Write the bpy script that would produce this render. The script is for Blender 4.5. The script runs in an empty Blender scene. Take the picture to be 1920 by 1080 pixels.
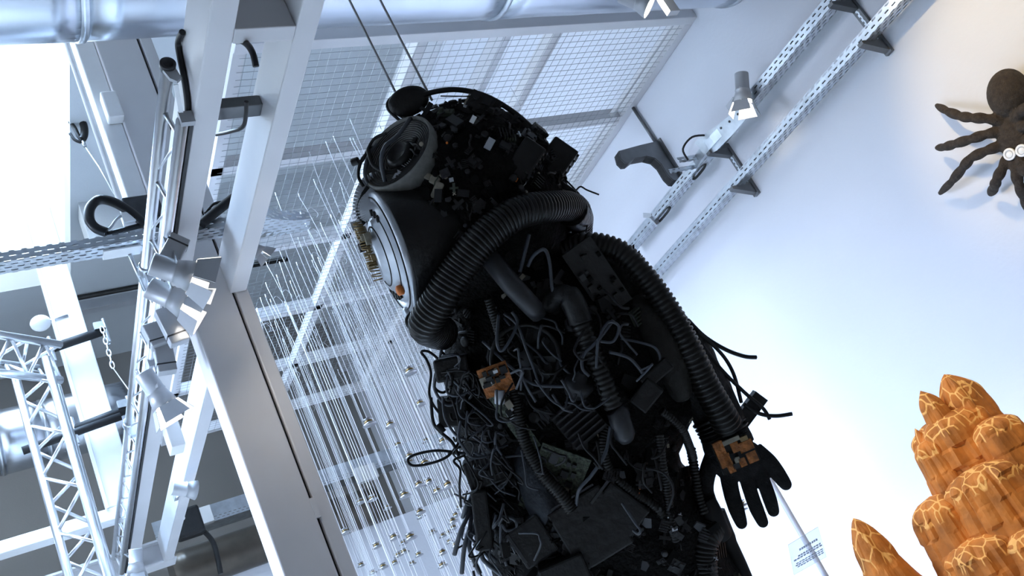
import bpy, bmesh, math, random
from mathutils import Vector, Matrix, noise

# ------------------------------------------------------------------ camera
SC = bpy.context.scene
COL = SC.collection
FOC = 1760.0                                   # focal length in pixels of the 1920x1080 frame
YAW, PIT, ROL = (math.radians(a) for a in (33.948, 21.453, -26.967))
ca, sa, cb, sb, cc, sc_ = math.cos(YAW), math.sin(YAW), math.cos(PIT), math.sin(PIT), math.cos(ROL), math.sin(ROL)
CF = Vector((sa*cb, ca*cb, sb)); R0 = Vector((ca, -sa, 0)); U0 = R0.cross(CF)
CR = R0*cc + U0*sc_; CU = -R0*sc_ + U0*cc
CAM = Vector((0, 0, 1.6))
cam = bpy.data.cameras.new('camera'); camo = bpy.data.objects.new('camera', cam); COL.objects.link(camo)
cam.sensor_width = 36; cam.lens = 36*FOC/1920; cam.clip_start = .05; cam.clip_end = 200
camo.matrix_world = Matrix(((CR.x, CU.x, -CF.x, CAM.x), (CR.y, CU.y, -CF.y, CAM.y), (CR.z, CU.z, -CF.z, CAM.z), (0, 0, 0, 1)))
SC.camera = camo

# ------------------------------------------------------------------ world, light, exposure
SC.view_settings.view_transform = 'Standard'; SC.view_settings.look = 'None'
SC.view_settings.gamma = 1; SC.view_settings.use_curve_mapping = False
SC.view_settings.exposure = 0.8
W = bpy.data.worlds.new('world'); SC.world = W; W.use_nodes = True
W.node_tree.nodes['Background'].inputs[0].default_value = (.60, .78, 1, 1)
W.node_tree.nodes['Background'].inputs[1].default_value = 1.2

def light(name, kind, loc, target, power, color, **kw):
    l = bpy.data.lights.new(name, kind); o = bpy.data.objects.new(name, l); COL.objects.link(o)
    o.location = loc; o.rotation_euler = (Vector(target)-Vector(loc)).to_track_quat('-Z', 'Y').to_euler()
    l.energy = power; l.color = color
    for k, v in kw.items(): setattr(l, k, v)
    return o
# daylight through the tall windows of the left wall and through the roof glazing
light('window_daylight', 'AREA', (-4.4, 4.9, 2.9), (4, 4.5, 1.3), 42, (.60, .72, 1), shape='RECTANGLE', size=3.0, size_y=3.0, spread=math.radians(38))
light('added_upper_daylight', 'AREA', (-4.4, 5.0, 5.65), (3, 4.6, 5.3), 13, (.58, .73, 1), shape='RECTANGLE', size=3.4, size_y=1.0, spread=math.radians(46))  # added light, brightens the left faces of the beams and column
light('skylight_daylight', 'AREA', (-.3, 5.2, 7.2), (0.2, 5.2, 0), 620, (.44, .67, 1), shape='RECTANGLE', size=2.6, size_y=5.4, spread=math.radians(84))
# exhibition spots on the spider and the mound, without modelled housings
light('spider_spot', 'SPOT', (1.4, .7, 4.5), (4, 1.75, 2.95), 190, (1, .74, .36), spot_size=math.radians(25), spot_blend=.9, shadow_soft_size=.04)
light('mound_spot', 'SPOT', (1.6, .3, 3.9), (2.9, 2.05, 1.7), 130, (1, .88, .64), spot_size=math.radians(34), spot_blend=.5, shadow_soft_size=.04)

# ------------------------------------------------------------------ helpers
random.seed(7)
def ray(x, y): return CF + CR*((x-960)/FOC) - CU*((y-540)/FOC)
def at(x, y, D): return CAM + ray(x, y)*D
def onX(x, y, X): d = ray(x, y); return CAM + d*(X/d.x)
def onY(x, y, Y): d = ray(x, y); return CAM + d*(Y/d.y)
def onZ(x, y, Z): d = ray(x, y); return CAM + d*((Z-1.6)/d.z)

MATS = {}
def mat(name, col, rough=.6, metal=0, var=.12, scale=9, bump=0, bscale=60, emit=None, estr=0, spec=.5, trans=0, alpha=None):
    if name in MATS: return MATS[name]
    m = bpy.data.materials.new(name); m.use_nodes = True; MATS[name] = m
    nt = m.node_tree; N = nt.nodes; L = nt.links; b = N['Principled BSDF']
    tc = N.new('ShaderNodeTexCoord'); nz = N.new('ShaderNodeTexNoise'); nz.inputs['Scale'].default_value = scale; nz.inputs['Detail'].default_value = 5
    rp = N.new('ShaderNodeValToRGB')
    rp.color_ramp.elements[0].position = .3; rp.color_ramp.elements[1].position = .7
    rp.color_ramp.elements[0].color = (*[c*(1-var) for c in col], 1); rp.color_ramp.elements[1].color = (*[min(1, c*(1+var)) for c in col], 1)
    L.new(tc.outputs['Object'], nz.inputs['Vector']); L.new(nz.outputs['Fac'], rp.inputs['Fac']); L.new(rp.outputs['Color'], b.inputs['Base Color'])
    b.inputs['Roughness'].default_value = rough; b.inputs['Metallic'].default_value = metal
    b.inputs['Specular IOR Level'].default_value = spec
    if trans: b.inputs['Transmission Weight'].default_value = trans
    if bump:
        n2 = N.new('ShaderNodeTexNoise'); n2.inputs['Scale'].default_value = bscale; n2.inputs['Detail'].default_value = 4
        bp = N.new('ShaderNodeBump'); bp.inputs['Strength'].default_value = bump; bp.inputs['Distance'].default_value = .01
        L.new(tc.outputs['Object'], n2.inputs['Vector']); L.new(n2.outputs['Fac'], bp.inputs['Height']); L.new(bp.outputs['Normal'], b.inputs['Normal'])
    if emit:
        b.inputs['Emission Color'].default_value = (*emit, 1); b.inputs['Emission Strength'].default_value = estr
    return m

def slots(m, ax, bx, pitch_a, pitch_b, fa, fb, shift=.5):
    """punch real see-through slots: rows along object axis ax (pitch_a, open fraction fa), across axis bx"""
    nt = m.node_tree; N = nt.nodes; L = nt.links; b = N['Principled BSDF']; out = N['Material Output']
    tc = N.new('ShaderNodeTexCoord'); sp = N.new('ShaderNodeSeparateXYZ'); L.new(tc.outputs['Object'], sp.inputs[0])
    def M(op, a, v):
        n = N.new('ShaderNodeMath'); n.operation = op
        L.new(a, n.inputs[0])
        if isinstance(v, (int, float)): n.inputs[1].default_value = v
        else: L.new(v, n.inputs[1])
        return n.outputs[0]
    A = M('DIVIDE', sp.outputs['XYZ'.index(ax)], pitch_a)
    if isinstance(bx, tuple):
        s = M('ADD', sp.outputs['XYZ'.index(bx[0])], sp.outputs['XYZ'.index(bx[1])])
    else: s = sp.outputs['XYZ'.index(bx)]
    Bc = M('DIVIDE', s, pitch_b)
    row = M('FLOOR', Bc, 0); A2 = M('ADD', A, M('MULTIPLY', row, shift))
    ha = M('LESS_THAN', M('FRACT', A2, 0), fa); hb = M('LESS_THAN', M('FRACT', Bc, 0), fb)
    h = M('MULTIPLY', ha, hb)
    tr = N.new('ShaderNodeBsdfTransparent'); mx = N.new('ShaderNodeMixShader')
    L.new(h, mx.inputs[0]); L.new(b.outputs[0], mx.inputs[1]); L.new(tr.outputs[0], mx.inputs[2]); L.new(mx.outputs[0], out.inputs['Surface'])
    return m

ORG = {}
def thing(name, loc, label, cat, group=None):
    o = bpy.data.objects.new(name, None); COL.objects.link(o); o.location = loc; o.empty_display_size = .05
    o['label'] = label; o['category'] = cat
    if group: o['group'] = group
    ORG[o.name] = Vector(loc); return o
def tag(o, label, cat, group=None):
    o['label'] = label; o['category'] = cat
    if group: o['group'] = group
    return o

class MB:
    def __init__(s): s.v = []; s.f = []; s.sm = []
    def add(s, vs, fs, smooth=False):
        n = len(s.v); s.v += [Vector(p) for p in vs]; s.f += [tuple(i+n for i in f) for f in fs]; s.sm += [smooth]*len(fs); return s
    def box(s, x0, x1, y0, y1, z0, z1):
        return s.add([(x0, y0, z0), (x1, y0, z0), (x1, y1, z0), (x0, y1, z0), (x0, y0, z1), (x1, y0, z1), (x1, y1, z1), (x0, y1, z1)],
                     [(0, 3, 2, 1), (4, 5, 6, 7), (0, 1, 5, 4), (1, 2, 6, 5), (2, 3, 7, 6), (3, 0, 4, 7)])
    def obox(s, c, ex, ey, ez):                # oriented box, half-extent vectors
        c = Vector(c); P = [c+ex*i+ey*j+ez*k for k in (-1, 1) for i, j in ((-1, -1), (1, -1), (1, 1), (-1, 1))]
        return s.add(P, [(0, 3, 2, 1), (4, 5, 6, 7), (0, 1, 5, 4), (1, 2, 6, 5), (2, 3, 7, 6), (3, 0, 4, 7)])
    def beam(s, a, b, w, h, up=Vector((0, 0, 1))):
        a = Vector(a); b = Vector(b); d = (b-a).normalized()
        if abs(d.dot(up)) > .98: up = Vector((0, 1, 0))
        sx = d.cross(up).normalized(); sy = sx.cross(d).normalized()
        return s.obox((a+b)/2, (b-a)/2, sx*w/2, sy*h/2)
    def tube(s, pts, rad, n=10, smooth=True, caps=True):
        pts = [Vector(p) for p in pts]; m = len(pts)
        if not hasattr(rad, '__len__'): rad = [rad]*m
        t0 = (pts[1]-pts[0]).normalized(); up = Vector((0, 0, 1)) if abs(t0.z) < .9 else Vector((1, 0, 0))
        u = t0.cross(up).normalized(); V = []; base = 0; F = []
        for i, p in enumerate(pts):
            t = (pts[min(i+1, m-1)]-pts[max(i-1, 0)]).normalized()
            u = (u - t*u.dot(t)).normalized(); w = t.cross(u)
            for k in range(n):
                a = 2*math.pi*k/n; V.append(p+(u*math.cos(a)+w*math.sin(a))*rad[i])
        for i in range(m-1):
            for k in range(n):
                F.append((i*n+k, i*n+(k+1) % n, (i+1)*n+(k+1) % n, (i+1)*n+k))
        s.add(V, F, smooth)
        if caps: s.add(V[:n][::-1], [tuple(range(n))]); s.add(V[-n:], [tuple(range(n))])
        return s
    def lathe(s, o, axis, prof, n=24, smooth=True, sx=1, sy=1, u=None):
        """prof: list of (radius, height along axis)"""
        o = Vector(o); axis = Vector(axis).normalized()
        if u is None: u = axis.cross(Vector((0, 0, 1)) if abs(axis.z) < .9 else Vector((1, 0, 0))).normalized()
        else: u = (u-axis*u.dot(axis)).normalized()
        w = axis.cross(u); V = []; F = []
        for r, h in prof:
            for k in range(n):
                a = 2*math.pi*k/n; V.append(o+axis*h+u*(math.cos(a)*r*sx)+w*(math.sin(a)*r*sy))
        m = len(prof)
        for i in range(m-1):
            for k in range(n): F.append((i*n+k, i*n+(k+1) % n, (i+1)*n+(k+1) % n, (i+1)*n+k))
        s.add(V, F, smooth)
        if prof[0][0] > 1e-5: s.add(V[:n][::-1], [tuple(range(n))])
        if prof[-1][0] > 1e-5: s.add(V[-n:], [tuple(range(n))])
        return s
    def prism(s, poly, ext):                   # poly: list of Vector (planar), ext: Vector
        poly = [Vector(p) for p in poly]; ext = Vector(ext); n = len(poly)
        return s.add(poly+[p+ext for p in poly], [tuple(range(n))[::-1], tuple(range(n, 2*n))]+[(i, (i+1) % n, (i+1) % n+n, i+n) for i in range(n)])
    def ball(s, c, ax, ay, az, n=16, m=10, fn=None):
        V = []; F = []; c = Vector(c)
        for j in range(m+1):
            t = math.pi*j/m
            for k in range(n):
                a = 2*math.pi*k/n; d = (math.sin(t)*math.cos(a), math.sin(t)*math.sin(a), math.cos(t))
                p = c+ax*d[0]+ay*d[1]+az*d[2]
                if fn: p = fn(p, c)
                V.append(p)
        for j in range(m):
            for k in range(n): F.append((j*n+k, j*n+(k+1) % n, (j+1)*n+(k+1) % n, (j+1)*n+k))
        return s.add(V, F, True)
    def mesh(s, name, org):
        me = bpy.data.meshes.new(name); me.from_pydata([p-org for p in s.v], [], s.f); me.update()
        for p, q in zip(me.polygons, s.sm): p.use_smooth = q
        bm = bmesh.new(); bm.from_mesh(me); bmesh.ops.remove_doubles(bm, verts=bm.verts, dist=1e-6)
        bmesh.ops.recalc_face_normals(bm, faces=bm.faces); bm.to_mesh(me); bm.free(); return me
    def part(s, name, m, parent, label=None, bevel=0):
        org = ORG[parent.name]; me = s.mesh(name, org); o = bpy.data.objects.new(name, me); COL.objects.link(o)
        o.parent = parent; me.materials.append(m); ORG[o.name] = org
        if label: o['label'] = label
        if bevel: bv(o, bevel)
        return o
    def solo(s, name, m, label=None, cat=None, group=None, kind=None, bevel=0, org=None):
        if org is None:
            xs = [p.x for p in s.v]; ys = [p.y for p in s.v]; zs = [p.z for p in s.v]
            org = Vector(((min(xs)+max(xs))/2, (min(ys)+max(ys))/2, min(zs)))
        me = s.mesh(name, org); o = bpy.data.objects.new(name, me); COL.objects.link(o); o.location = org
        me.materials.append(m); ORG[o.name] = org
        if label: tag(o, label, cat, group)
        if kind: o['kind'] = kind
        if bevel: bv(o, bevel)
        return o
def bv(o, w):
    b = o.modifiers.new('bevel', 'BEVEL'); b.width = w; b.segments = 2; b.limit_method = 'ANGLE'; b.angle_limit = math.radians(40)
def spline(pts, n=8):
    pts = [Vector(p) for p in pts]; out = []; m = len(pts)
    for i in range(m-1):
        p0 = pts[max(i-1, 0)]; p1 = pts[i]; p2 = pts[i+1]; p3 = pts[min(i+2, m-1)]
        for k in range(n):
            t = k/n; out.append(.5*((2*p1)+(p2-p0)*t+(2*p0-5*p1+4*p2-p3)*t*t+(3*p1-p0-3*p2+p3)*t**3))
    out.append(pts[-1]); return out
def resample(pts, step):
    out = [pts[0]]; acc = 0
    for a, b in zip(pts, pts[1:]):
        l = (b-a).length; d = step-acc
        while d <= l:
            out.append(a+(b-a)*(d/l)); d += step
        acc = (acc+l) % step if l > 0 else acc
    return out
def hose(mb, pts, r0, r1=None, pitch=.012, depth=.13, n=16):
    """ribbed hose along spline"""
    r1 = r1 or r0; P = resample(spline(pts, 24), pitch/5); m = len(P)
    rad = []
    for i in range(m):
        r = r0+(r1-r0)*i/m; ph = (i % 5)
        rad.append(r*(1 if ph in (1, 2, 3) else (1-depth*1.3 if ph == 0 else 1-depth)))
    return mb.tube(P, rad, n)

# materials -----------------------------------------------------------------
M_wall = mat('white_plaster', (.70, .71, .75), .85, var=.02, scale=1.2, bump=.12, bscale=40)
M_back = mat('taupe_plaster', (.25, .235, .22), .9, var=.05, scale=1.5, bump=.1)
M_ceil = mat('grey_ceiling_paint', (.50, .52, .53), .9, var=.05, scale=1.2, bump=.08)
M_floor = mat('pale_warm_floor', (.60, .55, .50), .6, var=.1, scale=2)
M_steel = mat('white_painted_steel', (.62, .61, .62), .45, var=.04, scale=3)
M_galv = mat('galvanised_steel', (.62, .66, .70), .32, 1, var=.16, scale=14)
M_duct = mat('duct_sheet_metal', (.60, .64, .70), .27, 1, var=.10, scale=3, bump=.10, bscale=5)
M_alu = mat('aluminium_tube', (.80, .81, .83), .3, 1, var=.05)
M_white = mat('white_lacquer', (.80, .80, .80), .4, var=.03)
M_black = mat('black_rubber', (.013, .013, .014), .6, spec=.3, var=.3)
M_cable = mat('black_cable_sheath', (.010, .010, .011), .42, spec=.35, var=.3)
M_gcab = mat('highlight_grey_cable_sheath', (.055, .062, .075), .30, var=.3)  # grey raised towards blue to stand in for highlights on the wires
M_hose = mat('black_ribbed_plastic', (.012, .0115, .011), .36, spec=.4, var=.3)
M_core = mat('sooty_black_scrap', (.006, .0055, .0055), .8, spec=.2, var=.5, scale=40, bump=.8, bscale=120)
M_plast = mat('black_plastic_housing', (.010, .010, .0105), .42, spec=.4, var=.4, scale=20, bump=.25, bscale=60)
M_dgrey = mat('dark_grey_metal', (.045, .046, .05), .45, .4, var=.3, scale=20)
M_mgrey = mat('grey_metal_plate', (.58, .61, .66), .36, .6, var=.2, scale=20)
M_beige = mat('beige_plastic_scrap', (.36, .33, .26), .55, var=.3, scale=40)
M_gold = mat('brass_contacts', (.33, .24, .12), .4, .6, var=.35, scale=50)
M_pcb = mat('orange_brown_circuit_board', (.42, .14, .03), .5, var=.55, scale=70, bump=.5, bscale=120)
M_gpcb = mat('grey_green_circuit_board', (.09, .11, .08), .55, var=.7, scale=160, bump=.7, bscale=150)
M_org = mat('orange_plastic', (.75, .20, .03), .5)
M_glove = mat('dark_grey_knit_glove', (.020, .020, .021), .9, spec=.2, var=.25, scale=60, bump=.5, bscale=300)
M_thread = mat('white_thread', (.85, .85, .88), .4, var=.02)
M_spool = mat('bobbin_steel', (.30, .30, .31), .3, .9, var=.1)
M_brass = mat('bobbin_brass_rim', (.28, .19, .07), .35, .8, var=.2)
M_spider = mat('brown_felt_spider', (.045, .034, .026), .95, var=.4, scale=60, bump=.8, bscale=200)
M_eye = mat('white_button', (.85, .85, .85), .4)
M_bracket = mat('dark_zinc_bracket', (.16, .165, .17), .4, .7, var=.2)
M_lampg = mat('grey_lamp_housing', (.42, .43, .45), .4, .2, var=.05)
M_lamp_on = mat('lit_lamp_glass', (1, .95, .85), .4, emit=(1, .93, .82), estr=45)
M_wire = mat('steel_wire', (.32, .33, .34), .45, .7, var=.1)
M_glass_sky = mat('roof_glazing_daylight', (.9, .95, 1), .3, var=.01, emit=(.78, .90, 1), estr=1.8)
M_win = mat('window_glass_daylight', (.9, .95, 1), .3, var=.01, emit=(.74, .87, 1), estr=1.2)

# ------------------------------------------------------------------ the room
XW, YB, ZC = 4.0, 9.9, 6.6
SX0, SX1, SY0, SY1 = -1.6, 1.14, 2.4, 8.2      # roof light opening
def S(name, mb, m, **k):
    return mb.solo(name, m, kind='structure', org=Vector((0, 0, 0)), **k)
S('wall_right', MB().box(XW, XW+.2, -4, YB+.2, 0, ZC+1), M_wall)
S('wall_back', MB().box(-4.8, XW, YB, YB+.2, 0, ZC+1), M_back)
S('floor', MB().box(-4.8, XW+.2, -4, YB+.2, -.2, 0), M_floor)
S('wall_front', MB().box(-4.8, XW, -4.2, -4, 0, ZC+1), M_back)
S('ceiling', MB().box(-4.8, SX0, -4, YB, ZC, ZC+.2).box(SX1, XW, -4, YB, ZC, ZC+.2).box(SX0, SX1, -4, SY0, ZC, ZC+.2).box(SX0, SX1, SY1, YB, ZC, ZC+.2), M_ceil)
sk = MB().box(SX1, SX1+.06, SY0, SY1, ZC+.2, ZC+.75).box(SX0-.06, SX0, SY0, SY1, ZC+.2, ZC+.75).box(SX0, SX1, SY0-.06, SY0, ZC+.2, ZC+.75).box(SX0, SX1, SY1, SY1+.06, ZC+.2, ZC+.75)
w1 = S('window_1', sk, M_white)
for i in range(3):
    x0 = SX0+i*(SX1-SX0)/3
    MB().box(x0+.03, x0+(SX1-SX0)/3-.03, SY0, SY1, ZC+.70, ZC+.72).part('pane', M_glass_sky, w1)
    if i: MB().box(x0-.03, x0+.03, SY0, SY1, ZC+.62, ZC+.72).part('glazing_bar', M_white, w1)
wl = MB().box(-4.8, -4.6, -4, 3.0, 0, ZC).box(-4.8, -4.6, 7.0, YB, 0, ZC).box(-4.8, -4.6, 3.0, 7.0, 0, 1.0).box(-4.8, -4.6, 3.0, 7.0, 5.0, 5.1).box(-4.8, -4.6, 3.0, 7.0, 6.2, ZC)
S('wall_left', wl, M_wall)
w2 = S('window_2', MB().box(-4.75, -4.6, 3.0, 7.0, 1.0, 1.08).box(-4.75, -4.6, 3.0, 7.0, 4.92, 5.0), M_white)
for i in range(4):
    y0 = 3.0+i*1.0
    MB().box(-4.72, -4.70, y0+.05, y0+.96, 1.08, 4.92).part('pane', M_win, w2)
    MB().box(-4.75, -4.62, y0-.04, y0+.05, 1.08, 4.92).part('mullion', M_white, w2)
w3 = S('added_upper_window', MB().box(-4.75, -4.6, 3.0, 7.0, 5.1, 5.16).box(-4.75, -4.6, 3.0, 7.0, 6.14, 6.2), M_white)  # unseen upper window, added to go with the extra light from the left
for i in range(4):
    y0 = 3.0+i*1.0
    MB().box(-4.72, -4.70, y0+.05, y0+.96, 5.16, 6.14).part('pane', M_win, w3)
    MB().box(-4.75, -4.62, y0-.04, y0+.05, 5.16, 6.14).part('mullion', M_white, w3)
# white partition in front of the back wall
S('wall_partition', MB().box(1.42, XW, 8.05, 8.15, 0, 3.44), M_wall)


# ------------------------------------------------------------------ steel frame
CX0, CX1, CY = .885, 1.145, 3.5
col = thing('steel_column', (1.0, CY+.15, 0), 'broad grey painted steel column rising in front of the hanging threads', 'column')
MB().box(CX0, CX0+.190, CY, CY+.15, 0, ZC).part('column_box', M_steel, col, bevel=.006)
MB().box(CX0+.203, CX1, CY+.005, CY+.15, 0, ZC).part('column_flange', M_steel, col, bevel=.006)
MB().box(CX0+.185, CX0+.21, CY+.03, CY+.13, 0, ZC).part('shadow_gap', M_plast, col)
MB().box(CX0+.186, CX0+.207, CY-.002, CY+.02, 2.50, 2.58).part('gap_clip', M_steel, col)
BZ0, BZ1 = 3.53, 3.71
MB().box(1.065, 1.135, -1.0, CY, BZ0, BZ1).solo('steel_beam', M_steel, 'white steel beam butting into the front of the grey column', 'beam', bevel=.005)
MB().box(1.065, 1.135, CY+.15, 7.30, BZ0, BZ1).solo('steel_beam', M_steel, 'white steel beam leaving the back of the grey column', 'beam', bevel=.005)
MB().box(.80, .88, -1.0, 7.30, BZ0, BZ1).solo('steel_beam', M_steel, 'long white steel beam beside the lighting ladder and spotlights', 'beam', bevel=.005)
MB().box(.88, 1.065, 1.97, 2.03, BZ0, BZ1).solo('steel_beam', M_steel, 'short white cross beam between two long beams at the top', 'beam', bevel=.004)
fb = thing('steel_beam', (1.0, 7.38, BZ0), 'white cross beam at the far ends of the long beams', 'beam')
MB().box(.3, 1.16, 7.30, 7.46, BZ0, BZ0+.015).part('lower_flange', M_steel, fb)
MB().box(.3, 1.16, 7.37, 7.39, BZ0+.015, BZ1-.015).part('web', M_steel, fb)
MB().box(.3, 1.16, 7.30, 7.46, BZ1-.015, BZ1).part('upper_flange', M_steel, fb)

# far column with strap clamps, and the beam it stands on
c2 = thing('steel_column', (.88, 7.1, 3.95), 'blown-out white column above the far beam with two black strap clamps', 'column')
MB().box(.775, .985, 7.0, 7.2, 3.95, ZC).part('column_box', M_white, c2, bevel=.01)
MB().box(.76, .78, 6.985, 7.0, 3.95, ZC).part('edge_rail', M_white, c2)
MB().box(-1.4, 1.02, 7.0, 7.14, 3.86, 3.95).solo('steel_beam', M_white, 'white horizontal beam at the lower left behind the truss tower', 'beam', bevel=.006)
for i, (px_, py_) in enumerate(((148, 636), (192, 785))):
    p = onY(px_, py_, 6.9)
    lab = ('upper black strap clamp on the far white column, chain hanging from it', 'lower black strap clamp on the far white column beside the silver duct')[i]
    t = thing('strap_clamp', p, lab, 'clamp', 'strap clamps on the far column')
    MB().tube([p+Vector((-.20, 0, -.03)), p+Vector((.20, 0, .03))], .035, 12).part('clamp_bar', M_black, t)
    if i: MB().tube([p+Vector((-.55, 0, -.09)), p+Vector((.12, -.03, -.03))], .03, 12).part('clamp_bar', M_black, t)
    for s in (-1, 1):
        q = p+Vector((s*.2, 0, s*.03))
        MB().tube([q+Vector((0, -.02, .09)), q+Vector((0, -.02, -.12))], .014, 8).tube([q+Vector((0, .02, .07)), q+Vector((0, .02, -.12))], .01, 8).part('threaded_rod', M_galv, t)
    MB().box(p.x+.12, p.x+.19, p.y-.05, p.y-.02, p.z+.03, p.z+.09).part('eye_plate', M_galv, t)
    if i == 0:
        a = p+Vector((.17, -.06, .03)); b = onY(212, 690, 6.6); c = onY(262, 760, 6.0)
        m = MB(); pts = [a+(b-a)*k/7 for k in range(8)]
        for k in range(7):
            d = (pts[k+1]-pts[k]); o = pts[k]+d/2; u = d.normalized().cross(Vector((1, 0, 0)) if k % 2 else Vector((0, 1, 0))).normalized()
            m.tube([o+d*.62*math.cos(g)+u*.014*math.sin(g) for g in [2*math.pi*j/10 for j in range(11)]], .005, 6)
        m.part('chain', M_galv, t); MB().tube([b, c], .004, 6).part('wire_rope', M_wire, t)

# suspended wire-mesh ceiling ----------------------------------------------------
MZ = 4.42
XB = [1.33, 2.235, 3.05, XW-.03]; YBAR = [3.0, 3.87, 4.70, 5.57, 6.45, 7.32]
mf = thing('mesh_ceiling_frame', (2.6, 5.2, MZ), 'suspended wire mesh ceiling in a white bar frame with threads tied to it', 'mesh ceiling')
MB().box(1.30, XW, 2.97, 3.03, MZ, MZ+.11).part('frame_bar', M_steel, mf, bevel=.003)
for y in YBAR[1:]:
    MB().box(1.30, XW, y-.03, y+.03, MZ+.012, MZ+.085).part('frame_bar', M_steel, mf)
for i, x in enumerate(XB):
    MB().box(x-.028, x+.028, 3.03, 7.29, MZ+(.012 if i < 3 else 0), MZ+.08).part('frame_bar', M_steel, mf)
MB().box(XB[3]-.105, XB[3]-.085, 3.03, 7.29, MZ+.02, MZ+.045).part('edge_strip', M_steel, mf)
mm = MB()
y = 3.06
while y < 7.3:
    z = MZ+.004+random.uniform(-.003, .003); mm.box(1.33, XW-.06, y-.0009, y+.0009, z-.0009, z+.0009); y += .045
x = 1.36
while x < XW-.08:
    z = MZ+.007; mm.box(x-.0009, x+.0009, 3.03, 7.3, z-.0009, z+.0009); x += .05
o = mm.part('wire_mesh', M_wire, mf); o['kind'] = 'stuff'
# roof joists seen through the mesh, lying along the right wall
MB().box(3.78, 3.995, 1.0, YB, 6.42, 6.6).solo('ceiling_joist', M_white, 'pale joist in the corner of wall and ceiling above the mesh', 'joist')
MB().box(3.93, 3.998, 1.0, YB, 5.72, 5.86).solo('wall_rail', M_steel, 'taupe rail on the right wall seen through the mesh', 'rail')
MB().box(1.2, 3.9, 7.0, 7.22, 6.2, 6.6).solo('ceiling_joist', M_ceil, 'grey ceiling beam crossing above the far mesh bays', 'joist')
# thin pipe from frame to bracket on the wall
MB().tube([(XW-.02, 3.745, MZ), (XW-.02, 3.735, 4.10)], .011, 10).solo('hanger_rod', M_bracket, 'thin vertical rod on the wall between mesh frame and curved bracket', 'rod')

# ------------------------------------------------------------------ ducts
def duct(label, x0, x1, yc, zc, r, joints, m=M_duct, step=.35, group=None):
    t = thing('ventilation_duct', ((x0+x1)/2, yc, zc-r), label, 'duct', group)
    xs = [x0]+list(joints)+[x1]
    for a, b in zip(xs, xs[1:]):
        prof = []
        n = max(2, int((b-a)/.12))
        for k in range(n+1): prof.append((r*(1+.004*math.sin(k*2.1)), k*(b-a)/n))
        MB().lathe((a, yc, zc), (1, 0, 0), prof, 40).part('duct_section', m, t)
    for j in joints:
        MB().lathe((j-.02, yc, zc), (1, 0, 0), [(r, 0), (r+.007, .002), (r+.007, .026), (r, .028)], 40).part('joint_ring', M_galv if m is M_duct else m, t)
    return t
duct('large silver ventilation duct along the top edge of the picture', -2.0, XW, 2.606, 4.479, .25, (.66, 2.45, 3.985))
duct('far silver duct below the white column at the lower left', -1.6, 1.28, 8.25, 5.19, .27, (.25, .62))
duct('dark brown pipe above the white partition, far back', 1.2, 3.0, 8.0, 3.60, .17, (2.2,), mat('dark_brown_lagging', (.075, .062, .048), .32, .4, var=.2))

# ------------------------------------------------------------------ cable trays
def tray_mat(name, ax, b, pa, pb, fa, fb_):
    m = mat(name, (.62, .66, .70), .34, 1, var=.16, scale=14); return slots(m, ax, b, pa, pb, fa, fb_)
MT_X = tray_mat('perforated_tray_metal_across', 'X', ('Y', 'Z'), .043, .0205, .55, .36)
MT_Y = tray_mat('perforated_tray_metal_along', 'Y', ('X', 'Z'), .046, .0225, .55, .36)
t = thing('cable_tray', (.3, 3.31, 3.72), 'perforated galvanised cable tray crossing the bright skylight at the left', 'cable tray')
MB().box(-1.2, 1.20, 3.27, 3.272, 3.72, 3.765).part('side_rail', MT_X, t)
MB().box(-1.2, 1.20, 3.272, 3.352, 3.72, 3.722).part('tray_floor', MT_X, t)
MB().box(-1.2, 1.20, 3.352, 3.354, 3.72, 3.765).part('side_rail', MT_X, t)
m = MB()                                       # bent tail of the tray, beyond the beams
N_ = 10
for k in range(N_):
    f = k/N_; g = (k+1)/N_
    def yy(q): return 3.272+.05*math.sin(q*math.pi*.5)-.09*(1-q)**2
    x0, x1 = 1.14+.32*f, 1.14+.32*g
    m.add([(x0, yy(f), 3.72), (x1, yy(g), 3.72), (x1, yy(g), 3.765-.01*g), (x0, yy(f), 3.765+.05*(1-f))], [(0, 1, 2, 3)])
    m.add([(x0, yy(f), 3.72), (x1, yy(g), 3.72), (x1, yy(g)+.085, 3.72), (x0, yy(f)+.18-.09*f, 3.72)], [(0, 1, 2, 3)])
m.part('tray_end', MT_X, t)
MB().box(.60, .74, 3.30, 3.36, 3.712, 3.719).part('hanger_plate', M_white, t)
MB().tube([(.70, 3.35, 3.712), onY(272, 545, 3.45)], .008, 8).part('hanger_rod', M_galv, t)

def wall_tray(z0, h, label, y0, y1):
    t = thing('cable_tray', (3.9, (y0+y1)/2, z0), label, 'cable tray', 'perforated trays on the right wall')
    MB().box(3.860, 3.862, y0, y1, z0, z0+h).part('side_rail', MT_Y, t)
    MB().box(3.862, 3.930, y0, y1, z0, z0+.002).part('tray_floor', MT_Y, t)
    MB().box(3.930, 3.932, y0, y1, z0, z0+h).part('side_rail', M_galv, t)
    for k in range(2): MB().tube([(3.878+.032*k, y0, z0+.020), (3.880+.032*k, (y0+y1)/2, z0+.022), (3.878+.032*k, y1, z0+.020)], .0155, 8).part('cable', M_cable, t)  # black tubes added inside so the rail slots look shaded
    return t
t1 = wall_tray(3.712, .058, 'upper perforated tray on the right wall, carrying a spotlight and black cables', -.5, 4.35)
t2 = wall_tray(3.455, .052, 'lower perforated tray running the length of the right wall', -.5, 4.55)
m = MB()
for k in range(5):
    m.tube([(3.885+.008*k, -.5, 3.745+.006*(k % 3)), (3.885+.008*k, 1.2, 3.775+.006*(k % 2)), (3.884+.008*k, 2.85, 3.77)], .009, 8)
m.part('cable_bundle', M_cable, t1)
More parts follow.
